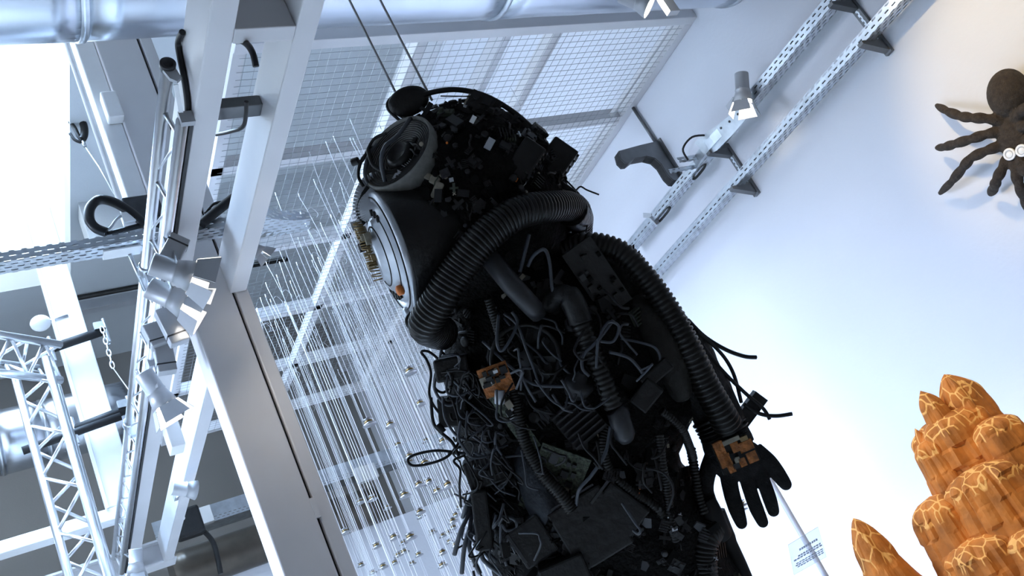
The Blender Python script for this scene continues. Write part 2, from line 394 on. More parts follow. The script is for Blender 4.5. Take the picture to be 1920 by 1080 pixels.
for ya, yb in ((3.42, 3.56), (3.84, 4.0)):
    MB().tube(spline([(3.90, ya, 3.712), (3.895, ya+.03, 3.70), (3.895, yb-.03, 3.70), (3.90, yb, 3.712)], 4), .008, 8).part('cable_tie_loop', M_cable, t1)
# bent joint plates where the upper tray branches off
m = MB()
for k in range(8):
    f, g = k/8, (k+1)/8
    def q(u): return Vector((3.868-.10*math.sin(u*1.5)**2*(1-u)-.02*u, 3.02+.42*u, 3.715))
    a, b = q(f), q(g)
    m.add([a, b, b+Vector((0, 0, .055)), a+Vector((0, 0, .055))], [(0, 1, 2, 3)]); m.add([a, b, (3.92, b.y, 3.715), (3.92, a.y, 3.715)], [(0, 1, 2, 3)])
m.part('joint_plate', M_galv, t1)
MB().box(3.70, 3.87, 3.40, 3.402, 3.735, 3.775).part('joint_plate', MT_X, t1); MB().box(3.66, 3.87, 3.46, 3.462, 3.715, 3.745).part('joint_plate', MT_X, t1)
MB().tube(spline([(3.76, 3.39, 3.74), (3.74, 3.36, 3.80), (3.79, 3.30, 3.83), (3.86, 3.26, 3.80)], 5), .006, 8).part('black_cable', M_cable, t1)
MB().prism([onX(x, y, 3.845) for x, y in ((1302, 268), (1322, 250), (1346, 234), (1380, 206), (1396, 208), (1398, 224), (1372, 254), (1344, 282), (1326, 292))], (.004, 0, 0)).part('joint_plate', M_galv, t1)
for bx_, by_ in ((1352, 240), (1368, 228), (1384, 214), (1330, 272)):
    MB().lathe(onX(bx_, by_, 3.845), (-1, 0, 0), [(.007, 0), (.007, .004), (.003, .006)], 10).part('bolt', M_dgrey, t1)
p = onX(1222, 405, 3.86)
MB().beam(p+Vector((0, .06, .05)), p, .004, .03).beam(p, p+Vector((.02, -.0, -.06)), .004, .05).part('angle_clip', M_lampg, t1)
# brackets of the trays
def arm(t, y, z, xa, deep=.05):                 # tapered cantilever arm below a tray
    MB().prism([(XW, y-.015, z), (xa, y-.015, z), (xa, y-.015, z-.018), (XW-.02, y-.015, z-deep), (XW, y-.015, z-deep)], (0, .03, 0)).part('arm', M_bracket, t)
for i, y in enumerate((3.30, 2.19)):
    lab = ('strut bracket holding both wall trays below the wall spotlight', 'strut bracket holding both wall trays at the top edge of the picture')[i]
    t = thing('tray_bracket', (XW-.02, y, 3.38), lab, 'bracket', 'strut brackets of the wall trays')
    MB().box(XW-.022, XW, y-.02, y+.02, 3.38, 3.74).part('strut', M_bracket, t)
    MB().box(XW-.024, XW-.021, y-.007, y+.007, 3.47, 3.68).part('slotted_face', tray_mat('slotted_strut_face', 'Z', 'Y', .028, .05, .45, .9), t)
    arm(t, y, 3.714, 3.83, .06); arm(t, y, 3.459, 3.83, .07)
t = thing('wall_bracket', (XW-.02, 3.72, 3.84), 'dark curved cantilever bracket alone on the wall above the upper tray', 'bracket')
Yb = 3.72
pp = [onY(x, y, Yb) for x, y in ((1248, 262), (1200, 272), (1160, 283), (1164, 298), (1172, 306), (1180, 305), (1190, 297), (1212, 293), (1228, 297), (1240, 308), (1252, 328), (1262, 338), (1272, 339), (1277, 334))]
pp = [Vector((min(XW-.005, v.x), Yb, v.z)) for v in pp]
MB().prism(pp, (0, .006, 0)).part('side_plate', M_bracket, t)
MB().prism([v+Vector((0, .05, 0)) for v in pp], (0, .006, 0)).part('side_plate', M_bracket, t)
m = MB()
for a, b in zip(pp[2:], pp[3:]):
    m.add([a+Vector((0, -.004, 0)), b+Vector((0, -.004, 0)), b+Vector((0, .06, 0)), a+Vector((0, .06, 0))], [(0, 1, 2, 3)])
m.part('curved_flange', M_plast, t)
MB().box(XW-.012, XW, Yb-.02, Yb+.075, 3.83, 4.13).part('back_plate', M_bracket, t)

# far tray with junction boxes on the back wall
t = thing('cable_tray', (2.6, 8.3, 3.98), 'far perforated tray crossing the dark back wall above the partition', 'cable tray')
MB().box(1.2, XW, 8.26, 8.262, 4.035, 4.14).part('side_rail', M_galv, t)
MB().box(1.2, XW, 8.258, 8.26, 3.985, 4.035).part('side_rail', MT_X, t)
MB().box(1.2, XW, 8.262, 8.5, 3.985, 3.987).part('tray_floor', MT_X, t)
for px_, py_ in ((376, 968), (688, 886)):
    p = onY(px_, py_, 8.2); MB().box(p.x-.10, p.x+.10, 8.19, 8.255, p.z-.075, p.z+.075).solo('junction_box', M_white, 'white junction box on the far tray, '+('left of the column' if px_ < 500 else 'behind the threads'), 'junction box', 'junction boxes on the far tray', bevel=.006)
p = onY(350, 985, 7.55)
t = thing('loudspeaker', p, 'dark loudspeaker hanging beside the far beam end', 'loudspeaker')
MB().box(p.x-.09, p.x+.12, 7.5, 7.62, p.z-.10, p.z+.13).part('cabinet', M_plast, t, bevel=.02)
MB().lathe((p.x-.02, 7.50, p.z+.05), (0, -1, 0), [(.018, 0), (.018, .006)], 12).part('badge', M_white, t)
MB().tube(spline([(p.x+.09, 7.56, p.z-.05), (p.x+.15, 7.56, p.z-.2), (p.x+.13, 7.56, p.z-.45)], 5), .02, 8).part('mount_arm', M_plast, t)
MB().box(.95, 2.0, 8.62, 8.72, 6.5, 6.6).solo('strip_light', M_lampg, 'dark strip fitting under the far ceiling left of the column', 'strip light')
MB().tube([(1.1, 8.50, 6.57), (3.3, 8.50, 6.57)], .025, 8).solo('conduit', M_plast, 'dark conduit running under the far ceiling', 'conduit')

# ------------------------------------------------------------------ lighting ladder and lamps
t = thing('lighting_ladder', (.755, 4.6, 3.53), 'aluminium lighting ladder truss clamped along the long white beam', 'truss')
Y0, Y1 = 2.25, 7.2
MB().tube([(.745, Y0, 3.65), (.745, Y1, 3.65)], .020, 14).part('tube', M_alu, t)
MB().tube([(.765, Y0+.10, 3.53), (.765, Y1, 3.53)], .020, 14).part('tube', M_alu, t)
MB().box(.784, .796, Y0+.1, Y1, 3.515, 3.545).part('power_track', M_dgrey, t)
k = 0; yy_ = Y0+.18
while yy_ < Y1:
    MB().tube([(.745, yy_, 3.65), (.765, yy_, 3.53)], .009, 8).part('rung', M_alu, t)
    if yy_+.36 < Y1: MB().tube([(.765, yy_, 3.53), (.745, yy_+.33, 3.65)], .005, 6).part('diagonal', M_alu, t)
    yy_ += .36
MB().lathe((.745, Y0-.012, 3.65), (0, -1, 0), [(.024, 0), (.024, .02), (.017, .02), (.016, .004), (0, .004)], 20).part('end_ring', M_dgrey, t)
MB().prism([(.725, Y0-.02, 3.64), (.765, Y0-.02, 3.64), (.772, Y0-.02, 3.60), (.755, Y0-.02, 3.585), (.737, Y0-.02, 3.60)], (0, .012, 0)).part('end_bracket', M_lampg, t)
MB().beam((.754, Y0+.0, 3.59), (.765, Y0+.09, 3.545), .014, .006).part('end_link', M_alu, t)
MB().box(.755, .798, Y0+.08, Y0+.10, 3.508, 3.552).part('end_bracket', M_lampg, t)
for y in (3.35, 4.85): MB().lathe((.745, y, 3.65), (0, 1, 0), [(.026, 0), (.03, .01), (.03, .05), (.026, .06)], 16).box(.735, .79, y+.01, y+.05, 3.575, 3.635).part('clamp', M_galv, t)

def spot(px_, py_, X, aim, label, r=.050, ln=.14, lit=True, doors=True, hang=None, group='track spotlights on the lighting ladder'):
    """par-can: body cylinder, flared front, barn doors, yoke; aim = world direction"""
    p = onX(px_, py_, X); a = Vector(aim).normalized()
    t = thing('spotlight', p, label, 'spotlight', group)
    MB().lathe(p-a*ln*.75, a, [(r*.80, 0), (r*.82, .004), (r*.82, ln*.55), (r*.88, ln*.56), (r*.88, ln*.6), (r*.82, ln*.61), (r*.95, ln*.75), (r*1.15, ln), (r*1.10, ln), (r*.9, ln*.8), (0, ln*.78)], 24).part('body', M_lampg, t)
    f = p+a*ln*.25
    MB().lathe(f-a*.012, a, [(r*1.0, 0), (r*1.0, .003)], 20).part('lens', M_lamp_on if lit else M_lampg, t)
    u = a.cross(Vector((0, 0, 1)) if abs(a.z) < .9 else Vector((1, 0, 0))).normalized(); w = a.cross(u)
    if doors:
        for s, d, e in ((1, u, w), (-1, u, w), (1, w, u), (-1, w, u)):
            b = f+d*(s*r*1.05); tip = b+a*r*1.5+d*(s*r*.55)
            MB().prism([b-e*r*.75, b+e*r*.75, tip+e*r*1.15, tip-e*r*1.15], d*(s*.002)).part('barn_door', M_lampg, t)
    h = Vector(hang) if hang else p+Vector((.0, 0, .16))
    m = MB()
    for s in (-1, 1): m.beam(p+u*s*r*1.05-a*ln*.2, h+u*s*r*.5, .012, .004, up=a)
    m.part('yoke', M_lampg, t)
    m = MB().box(h.x-.018, h.x+.018, h.y-.035, h.y+.035, h.z-.015, h.z+.02); m.part('adapter_box', M_lampg, t)
    return t
def gearbox(px_, py_, X, a, b, label, hx=.045):
    p = onX(px_, py_, X); t = thing('ballast_box', p, label, 'lamp gear', 'ballast boxes on the lighting ladder')
    a = Vector(a).normalized(); u = a.cross(Vector((1, 0, 0))).normalized(); w = a.cross(u)
    MB().obox(p, a*b, u*hx*.55, w*hx*.8).part('case', M_lampg, t, bevel=.005)
    MB().obox(p+a*b*.55, a*.003, u*hx*.57, w*hx*.82).part('lid_seam', M_dgrey, t)
    MB().beam(p, (.765, p.y+.02, 3.53), .016, .006).part('mount_arm', M_lampg, t)
    return t
spot(340, 512, .76, (.75, .12, -.42), 'lit spotlight with open barn doors, upper of the two on the grey column', hang=(.765, 3.0, 3.5))
spot(330, 562, .76, (.70, .05, -.62), 'lit spotlight with thin barn doors, lower of the two on the grey column', hang=(.765, 3.2, 3.5))
gearbox(325, 472, .76, (.5, -.1, .6), .06, 'grey ballast box above the upper lit spotlight')
gearbox(322, 612, .74, (.15, .1, -1), .075, 'grey ballast box just below the two lit spotlights')
gearbox(308, 668, .74, (-.1, .05, -1), .075, 'pale ballast box with black knob, lower on the ladder')
gearbox(292, 630, .73, (.1, -.1, -1), .055, 'small grey ballast box half behind the spotlight bodies')
spot(300, 745, .75, (.30, .2, -.93), 'pale spotlight pointing steeply down beside the lower ladder', ln=.17, lit=True, hang=(.765, 3.95, 3.5))
p = onX(322, 815, .90)
t = thing('ballast_box', p, 'white box lamp casing under the long beam, open at the bottom', 'lamp gear', 'ballast boxes on the lighting ladder')
MB().box(p.x-.03, p.x+.04, p.y-.06, p.y+.06, p.z-.09, p.z+.09).part('case', M_white, t, bevel=.004); MB().box(p.x+.0, p.x+.05, p.y-.05, p.y+.05, p.z+.09, 3.53).part('mount_arm', M_white, t)
spot(255, 1062, .74, (-.2, .3, -.9), 'small pale spotlight at the bottom end of the ladder', r=.05, lit=False, hang=(.765, 6.75, 3.53))
spot(356, 918, 1.05, (.85, .2, -.3), 'small white spotlight half hidden behind the rear beam', r=.05, lit=True, doors=False, hang=(1.06, 6.0, 3.56))
spot(1393, 178, 3.80, (-.25, .35, -.85), 'grey spotlight with lit barn doors on the upper wall tray', r=.045, ln=.16, hang=(3.868, 3.0, 3.80), group='spotlights on the wall and duct')
spot(1205, 6, 2.9, (.5, -.2, -.75), 'lit lamp in front of the silver duct at the top edge', r=.05, ln=.14, doors=False, group='spotlights on the wall and duct')
spot(484, 468, 1.19, (.6, .2, -.7), 'lit lamp tip peeking out behind the white beam by the threads', r=.025, ln=.07, hang=(1.14, 2.95, 3.6), group='spotlights on the wall and duct')
p = onY(1254, 8, 2.33)
MB().box(p.x-.03, p.x+.03, 2.32, 2.35, p.z-.05, p.z+.35).solo('hanger_plate', M_lampg, 'flat grey hanger strap over the silver duct by the lamp', 'hanger')

# ------------------------------------------------------------------ truss tower at the left
def truss(t, a, b, w, ang=0, n=10, up=Vector((0, 1, 0))):
    a = Vector(a); b = Vector(b); d = (b-a).normalized(); u = d.cross(up).normalized(); v = d.cross(u)
    cs = [(-.5, -.33), (.5, -.33), (0, .55)]
    cs = [(c[0]*math.cos(ang)-c[1]*math.sin(ang), c[0]*math.sin(ang)+c[1]*math.cos(ang)) for c in cs]
    off = [u*(c[0]*w)+v*(c[1]*w) for c in cs]
    for o in off: MB().tube([a+o, b+o], .028, 12).part('chord', M_alu, t)
    for i in range(3):
        o1, o2 = off[i], off[(i+1) % 3]
        for k in range(n):
            p = a+(b-a)*(k/n); q = a+(b-a)*((k+.5)/n); r = a+(b-a)*((k+1)/n)
            MB().tube([p+o1, q+o2], .012, 7).part('brace', M_alu, t); MB().tube([q+o2, r+o1], .012, 7).part('brace', M_alu, t)
TY = 6.4
top = onY(72, 690, TY); bot = Vector((top.x, TY, .0))
t = thing('truss_tower', bot, 'bright aluminium truss tower with a horizontal arm at the lower left', 'truss')
truss(t, Vector((top.x+.01, TY, 1.4)), top, .25, .35, 9)
MB().box(top.x-.2, top.x+.2, TY-.2, TY+.2, 0, .02).part('base_plate', M_alu, t); MB().tube([(top.x, TY, .02), (top.x, TY, 1.4)], .06, 12).part('foot_post', M_alu, t)
truss(t, top+Vector((.1, .05, .02)), top+Vector((-1.1, -.95, .02)), .25, .2, 6, up=Vector((0, 0, 1)))

# ------------------------------------------------------------------ loose cables, slings and box by the tray
def cable(pts, r, label, cat='cable', m=M_cable, n=8, group=None, name='cable'):
    return MB().tube(spline(pts, 8), r, n).solo(name, m, label, cat, group)
cable([onX(x, y, .79) for x, y in ((342, 60), (334, 80), (338, 110), (346, 150), (352, 200), (349, 235), (345, 275))], .010, 'black cable hanging against the side of the long white beam')
cable([onX(x, y, .92) for x, y in ((443, 72), (462, 82), (474, 100), (480, 125))], .010, 'short black cable arching between the two long beams at the top')
cable([onX(x, y, .95) for x, y in ((462, 190), (461, 215), (455, 238), (430, 247), (405, 252))], .007, 'thin black cable bent under the dark clamp between the beams')
p = onX(437, 207, .97)
MB().box(.88, 1.065, p.y-.03, p.y+.03, p.z-.012, p.z+.03).box(.88, 1.065, p.y-.02, p.y+.035, p.z+.03, p.z+.04).solo('beam_clamp', M_bracket, 'dark clamp rail bridging the two long beams', 'clamp', bevel=.003)
cable([onY(x, y, 3.31) for x, y in ((275, 424), (245, 398), (212, 379), (185, 375), (169, 390), (168, 412), (180, 428), (200, 436))], .020, 'thick black cable loop rising above the left cable tray')
cable([onY(x, y, 3.31) for x, y in ((182, 432), (205, 428), (218, 412), (232, 402))], .006, 'grey thin cable end beside the thick black loop', m=M_lampg)
cable([onY(x, y, 3.32) for x, y in ((200, 440), (230, 432), (262, 424), (285, 422), (330, 425))], .012, 'black cable lying in the left cable tray')
cable([onY(x, y, 3.25) for x, y in ((378, 420), (395, 405), (420, 385), (440, 370))], .022, 'black cable bundle climbing between the two long beams')
cable([onY(x, y, 3.25) for x, y in ((385, 400), (400, 383), (418, 380), (408, 395), (390, 392))], .006, 'thin black cable curl above the bundle between the beams')
q = onY(262, 392, 3.36)
MB().box(q.x-.055, q.x+.09, 3.36, 3.46, q.z-.05, q.z+.07).solo('control_box', M_dgrey, 'dark grey control box beside the thick cable loop', 'box', bevel=.006)
q = onY(238, 412, 3.33)
MB().box(q.x-.02, q.x+.03, 3.30, 3.34, q.z-.03, q.z+.02).solo('connector_block', M_white, 'white connector block under the dark control box', 'connector', bevel=.004)
# sling with wire left of the column
sl = thing('lifting_sling', onY(150, 235, 6.0), 'black lifting sling with thin wire, against the bright skylight', 'sling')
MB().tube(spline([onY(x, y, 6.0) for x, y in ((131, 200), (146, 212), (157, 235), (158, 252), (154, 262))], 6), .028, 8).part('strap', M_black, sl)
MB().tube(spline([onY(x, y, 6.0) for x, y in ((131, 228), (140, 240), (147, 255), (154, 264))], 6), .016, 8).part('strap', M_black, sl)
MB().tube(spline([onY(x, y, 6.0) for x, y in ((131, 250), (140, 262), (152, 267))], 6), .012, 8).part('strap', M_black, sl)
MB().tube([onY(154, 262, 6.0), onY(160, 275, 6.0)], .014, 8).part('shackle', M_galv, sl)
MB().tube([onY(160, 275, 6.0), onY(185, 312, 5.9), onY(215, 365, 5.8)], .005, 6).part('wire_rope', M_galv, sl)
# fittings high on the left of the column
MB().box(.80, CX0, 3.52, 3.62, 3.95, ZC).solo('cable_duct', M_white, 'bright white vertical cable duct fixed to the left of the column', 'cable duct', bevel=.006)
MB().tube([(.775, 3.56, 3.9), (.775, 3.56, ZC)], .014, 10).solo('conduit', M_white, 'white vertical conduit left of the column at the top', 'conduit')
a = onY(206, 200, 3.50)
MB().box(a.x-.03, a.x+.04, 3.46, 3.52, a.z-.09, a.z+.06).solo('light_fitting', M_white, 'white box fitting on the white cable duct left of the column', 'lamp gear', bevel=.008)
p = onY(76, 606, 7.0)
t = thing('round_lamp', p, 'small white round lamp on a stem beside the far column', 'lamp')
MB().ball(p, Vector((.075, 0, 0)), Vector((0, .075, 0)), Vector((0, 0, .06))).part('globe', M_white, t); MB().tube([p, p+Vector((.2, 0, .02))], .012, 8).part('stem', M_galv, t)

# ------------------------------------------------------------------ hanging threads with bobbins
spools = [(770,699,4.9),(789,759,5.2),(693,796,4.6),(733,799,4.9),(748,836,6.2),(800,828,6.8),(832,830,5.4),(769,858,5.6),(770,868,6.2),(798,871,5.0),
 (787,911,4.9),(806,906,5.4),(821,923,5.2),(842,912,4.5),(760,931,5.0),(699,937,6.2),(676,943,6.8),(727,953,6.6),(789,962,5.0),(790,970,5.9),
 (868,939,5.8),(856,968,5.8),(850,979,5.4),(851,991,6.6),(648,999,5.6),(863,953,6.8),(707,1026,6.0),(740,1010,5.4),(771,1010,5.2),(757,1020,6.9),
 (759,1037,6.2),(747,1043,6.4),(786,1042,5.9),(741,1057,6.4),(678,1061,6.6),(719,1065,6.2),(774,1058,7.2),(831,1038,5.2),(831,1062,5.2),(831,1006,6.6),
 (841,1001,6.7),(844,1017,6.5),(855,1024,5.6),(865,1006,6.0),(887,1050,6.0),(812,1000,7.0),(700,1075,6.5)]
SPX = [MB().lathe((0, 0, 0), (0, 0, 1), [(.010, -.004), (.026, -.003), (.027, .000), (.024, .004), (.012, .007), (.011, .016), (.018, .019), (.019, .022), (.010, .024)], 18).mesh('bobbin', Vector((0, 0, 0)))]
SPX[0].materials.append(M_spool)
RIM = MB().lathe((0, 0, 0), (0, 0, 1), [(.0115, .0095), (.0165, .010), (.0165, .0135), (.0115, .014)], 18).mesh('rim', Vector((0, 0, 0))); RIM.materials.append(M_brass)
random.seed(21)
drops = []
for x, y, D in spools: drops.append((at(x, y, D), True))
tries = 0
while len(drops) < 135 and tries < 9000:
    tries += 1
    X = random.uniform(1.76, 3.5); Y = random.uniform(3.5, 7.1)
    q = Vector((X, Y, MZ))-CAM; z = q.dot(CF); tx = 960+FOC*q.dot(CR)/z; ty = 540-FOC*q.dot(CU)/z
    if tx > 735+.25*max(0, ty-480) or tx < 470: continue
    zz = random.uniform(1.7, 2.1)
    drops.append((Vector((X, Y, zz)), False))
drops += [(Vector((2.95, 3.5, 1.9)), False), (Vector((3.12, 3.72, 1.9)), False)]
ORD = ['first', 'second', 'third', 'fourth', 'fifth', 'sixth', 'seventh', 'eighth', 'ninth', 'tenth', 'eleventh', 'twelfth']
ROWLAB = {}; by_y = sorted(range(len(spools)), key=lambda i: spools[i][1])
for rw in range(0, len(by_y), 8):
    grp = sorted(by_y[rw:rw+8], key=lambda i: spools[i][0])
    for k_, i_ in enumerate(grp): ROWLAB[i_] = 'steel bobbin on a white thread, %s from left in the %s row from top' % (ORD[k_], ORD[rw//8])
def place(p):
    q = p-CAM; z = q.dot(CF); return 960+FOC*q.dot(CR)/z, 540-FOC*q.dot(CU)/z
for i, (p, seen) in enumerate(drops):
    lab = 'hanging white thread whose bobbin hangs below the picture or out of sight'
    if seen:
        lab = ROWLAB[i]
    t = thing('hanging_bobbin', p, lab, 'bobbin', 'threads with visible bobbins' if seen else 'threads without visible bobbins')
    o = bpy.data.objects.new('bobbin', SPX[0]); COL.objects.link(o); o.parent = t
    o2 = bpy.data.objects.new('brass_rim', RIM); COL.objects.link(o2); o2.parent = o
    k = random.uniform(1.1, 1.4) if seen else 1.2; o.scale = (k, k, k)
    j = Vector((random.uniform(-.02, .02), random.uniform(-.02, .02), 0))
    topz = MZ+.006
    pts = [p+Vector((0, 0, .02)), Vector((p.x, p.y, topz-.25)), Vector((p.x+j.x*.5, p.y+j.y*.5, topz-.10)), Vector((p.x+j.x, p.y+j.y, topz))]
    MB().tube(pts, .0015, 5).part('thread', M_thread, t)
    b = pts[-1]; MB().tube([b+Vector((0, 0, -.02)), b+Vector((.004, .003, .035))], .0028, 5).part('knot', M_thread, t)
    if i % 3 == 0:
        c = pts[2]; MB().tube(spline([c, c+Vector((.03, .01, .02)), c+Vector((.05, .0, -.03)), c+Vector((.03, -.01, -.06))], 5), .0010, 4).part('loose_end', M_thread, t)

# ------------------------------------------------------------------ the hanging scrap figure
D0 = 1.9; SPX_ = D0/FOC                          # metres per picture pixel at the figure
def P(x, y, d=0): return at(x, y, D0+d*SPX_)
rob = thing('scrap_robot', at(1180, 1300, D0), 'black hanging figure built of electronic scrap, ribbed hoses and cables', 'sculpture')
VF = -CF                                         # towards the viewer
def nz(p, f=9, a=1): return noise.noise(p*f)*a
def lump(amp, f):
    def fn(p, c):
        d = (p-c).normalized(); q = p*f
        return p+d*(amp*(noise.noise(q)+.6*abs(noise.noise(q*2.7))+.35*noise.noise(q*6)))
    return fn
# head
HC = P(880, 395, 0); HX, HY, HD = 184*SPX_, 194*SPX_, 165*SPX_
head = MB().ball(HC, CR*HX, CU*HY, CF*HD, 72, 48, lump(.014, 14)).part('head', M_core, rob)
# torso: cross sections given by their left and right ends
SEC = [((850, 540), (1075, 470), 80), ((838, 610), (1160, 500), 120), ((835, 690), (1250, 585), 140), ((842, 760), (1292, 690), 150), ((865, 830), (1300, 780), 150),
       ((888, 895), (1272, 850), 145), ((898, 970), (1305, 915), 140), ((915, 1050), (1345, 985), 140), ((945, 1140), (1385, 1070), 140), ((990, 1260), (1440, 1180), 130), ((1060, 1380), (1480, 1310), 90)]
def tors(i, t):                                   # interpolated section (left, right, thickness)
    f = i*(len(SEC)-1); k = min(int(f), len(SEC)-2); f -= k
    (a0, b0, c0), (a1, b1, c1) = SEC[k], SEC[k+1]
    L_ = Vector(a0).lerp(Vector(a1), f); R_ = Vector(b0).lerp(Vector(b1), f); th = c0+(c1-c0)*f
    q = L_.lerp(R_, (t+1)/2); return q.x, q.y, th
m = MB(); V = []; F = []; NS, NR = 70, 56
for i in range(NS+1):
    for k in range(NR):
        a = 2*math.pi*k/NR; t = math.cos(a); x, y, th = tors(i/NS, t); e = math.sin(a)
        p = P(x, y, -th*math.copysign(abs(e)**.8, e)); c = P(*tors(i/NS, 0)[:2], 0); d = (p-c).normalized()
        p += d*(.012*noise.noise(p*16)+.008*abs(noise.noise(p*45)))
        V.append(p)
for i in range(NS):
    for k in range(NR): F.append((i*NR+k, i*NR+(k+1) % NR, (i+1)*NR+(k+1) % NR, (i+1)*NR+k))
m.add(V, F, True); m.add(V[:NR][::-1], [tuple(range(NR))]); m.add(V[-NR:], [tuple(range(NR))])
m.part('torso', M_core, rob)
# sleeve of the arm
AP = [(1105, 505, 10), (1165, 550, -10), (1232, 625, -20), (1295, 705, -25), (1335, 760, -25), (1352, 800, -25)]
m = MB(); pts = spline([P(*a) for a in AP], 8); R_ = [58, 64, 64, 58, 48, 42]
rad = []
for i in range(len(pts)):
    f = i/(len(pts)-1)*5; k = min(int(f), 4); rad.append((R_[k]+(R_[k+1]-R_[k])*(f-k))*SPX_)
m.tube(pts, rad, 28)
m.v = [p+Vector((nz(p, 22, .010), nz(p+Vector((5, 0, 0)), 22, .010), nz(p+Vector((0, 7, 0)), 22, .010))) for p in m.v]
m.part('sleeve', mat('dark_worn_sleeve', (.010, .0098, .0095), .65, spec=.3, var=.5, scale=14, bump=.6, bscale=70), rob)

# face: drum and stacked metal discs facing left
fn_ = (CR*(-.94)-CU*.343)*.95-CF*.31; fn_.normalize(); fu = (CR*.343-CU*.94)
fu = (fu-fn_*fu.dot(fn_)).normalized(); fw = fn_.cross(fu)
FC = P(733, 474, -95); r = 112*SPX_
MB().lathe(FC-fn_*.16, fn_, [(r*.86, 0), (r*.98, .06), (r*1.0, .15), (r*.97, .158)], 48, u=fu).part('face_drum', M_plast, rob)
face = MB().lathe(FC, fn_, [(r*.99, -.006), (r*1.01, .0), (r*.99, .006), (r*.86, .007), (r*.85, .003), (r*.80, .003), (r*.79, .010), (r*.60, .014), (r*.58, .020), (r*.40, .024), (r*.38, .034), (r*.18, .036), (0, .036)], 56, u=fu).part('face_disc', M_mgrey, rob, 'blue-grey metal disc with stepped rings and slots')
for sgn, ang0 in ((-1, 0), (1, 0)):
    for k in range(5):
        a = math.radians(-100+k*13) if sgn < 0 else math.radians(80+k*13)
        c = FC+fn_*.013+(fu*math.sin(a)+fw*math.cos(a))*r*.70*1
        rd = (fu*math.sin(a)+fw*math.cos(a)); tg = fn_.cross(rd)
        MB().obox(c, rd*.006, tg*.0035, fn_*.003).part('slot', M_black, face)
for rr, hh in ((.93, .0075), (.69, .0125), (.49, .0225)):
    m = MB(); m.tube([FC+fn_*hh+(fu*math.sin(a)+fw*math.cos(a))*r*rr for a in [2*math.pi*k/48 for k in range(49)]], .0014, 6, caps=False); m.part('groove', M_black, face)
# gadget on the disc
random.seed(5)
for k in range(26):
    a = random.uniform(-2.3, .1); q = random.uniform(.0, .42); c = FC+fn_*random.uniform(.034, .044)+fu*(-.02+random.uniform(-.5, .30)*r)+fw*(random.uniform(-.26, .22)*r)
    s_ = random.uniform(.003, .009)
    MB().obox(c, fu*s_*random.uniform(.5, 1.4), fw*s_*random.uniform(.4, 1), fn_*random.uniform(.003, .010)).part('contact_block', random.choice((M_gold, M_gold, M_beige, M_dgrey, M_mgrey)), face)
for k in range(22):
    c = FC+fn_*.036+fu*(.35-k*.045)*r+fw*.16*r
    MB().tube([c, c+fn_*.018-fu*.004*random.random()], .0014, 5).part('pin', M_gold, face)
MB().lathe(FC+fn_*.012+fu*.62*r+fw*.35*r, fn_, [(.010, 0), (.010, .010), (.006, .012)], 12).part('bolt', M_org, face)
MB().lathe(FC+fn_*.0+fu*.98*r-fw*.05*r, fn_, [(.012, 0), (.012, .012), (.007, .016)], 12).part('bolt', M_mgrey, face)
MB().lathe(FC+fn_*.0-fu*.97*r, fn_, [(.011, 0), (.011, .012), (.007, .016)], 12).part('bolt', M_mgrey, face)
# jaw clip above disc
m = MB(); pts = spline([P(722, 350, -70), P(702, 345, -100), P(688, 365, -110), P(684, 395, -110), P(692, 410, -105)], 6)
for a, b in zip(pts, pts[1:]): m.beam(a, b, .045, .006, up=CF)
m.part('temple_bracket', M_mgrey, rob)
# speaker grille on the temple
gn = (CR*(-.50)+CU*.42-CF*.62).normalized(); GC = P(733, 275, -125); gr = 74*SPX_
gri = MB().lathe(GC-gn*.03, gn, [(gr*1.02, -.03), (gr*1.04, .012), (gr*1.0, .016), (gr*.97, .010), (gr*.4, -.004), (0, -.006)], 44).part('speaker_cone', mat('grey_speaker_paper', (.17, .17, .16), .7, var=.2, scale=80), rob, 'grey ribbed speaker cone')
for k in range(11):
    q_ = .93-k*.05; hh_ = -.004+.014*(q_-.4)/.57+.0012
    MB().tube([GC-gn*.03+gn*hh_+(gn.orthogonal().normalized()*math.cos(a)+gn.cross(gn.orthogonal().normalized())*math.sin(a))*gr*q_ for a in [2*math.pi*j/40 for j in range(41)]], .0009, 5, caps=False).part('ridge', M_black, gri)
MB().lathe(GC-gn*.036, gn, [(gr*.36, 0), (gr*.36, .012), (gr*.28, .020), (gr*.25, .010), (0, .010)], 28).part('magnet', M_plast, gri)
# black mirror disc on top with loop
mn = (CR*.25-CU*.15-CF*.9).normalized()
MB().lathe(P(766, 190, -60), mn, [(0, -.016), (30*SPX_, -.010), (37*SPX_, 0), (36*SPX_, .006), (26*SPX_, .010), (0, .012)], 28, sx=1.05, sy=.72).part('mirror_disc', M_plast, rob)
MB().tube(spline([P(758, 222, -60), P(766, 205, -55), P(772, 225, -50), P(770, 245, -50)], 5), .005, 8).part('mirror_stalk', M_plast, rob)
# beige cast bracket on the head side, and other pale bits
for x, y, w, h, mt in ((800, 330, 13, 10, M_beige), (815, 338, 14, 12, M_beige), (822, 352, 12, 16, M_beige), (814, 364, 8, 12, M_beige), (832, 330, 12, 6, M_beige), (812, 378, 5, 6, M_beige)):
    d = -HD/SPX_*math.sqrt(max(0, 1-((x-880)/182)**2-((y-395)/192)**2))-8
    MB().obox(P(x, y, d), (CR*.9-CU*.4)*w*SPX_*.62, (CU*.9+CR*.4)*h*SPX_*.62, CF*.007).part('cast_bracket', mt, rob, bevel=.003)

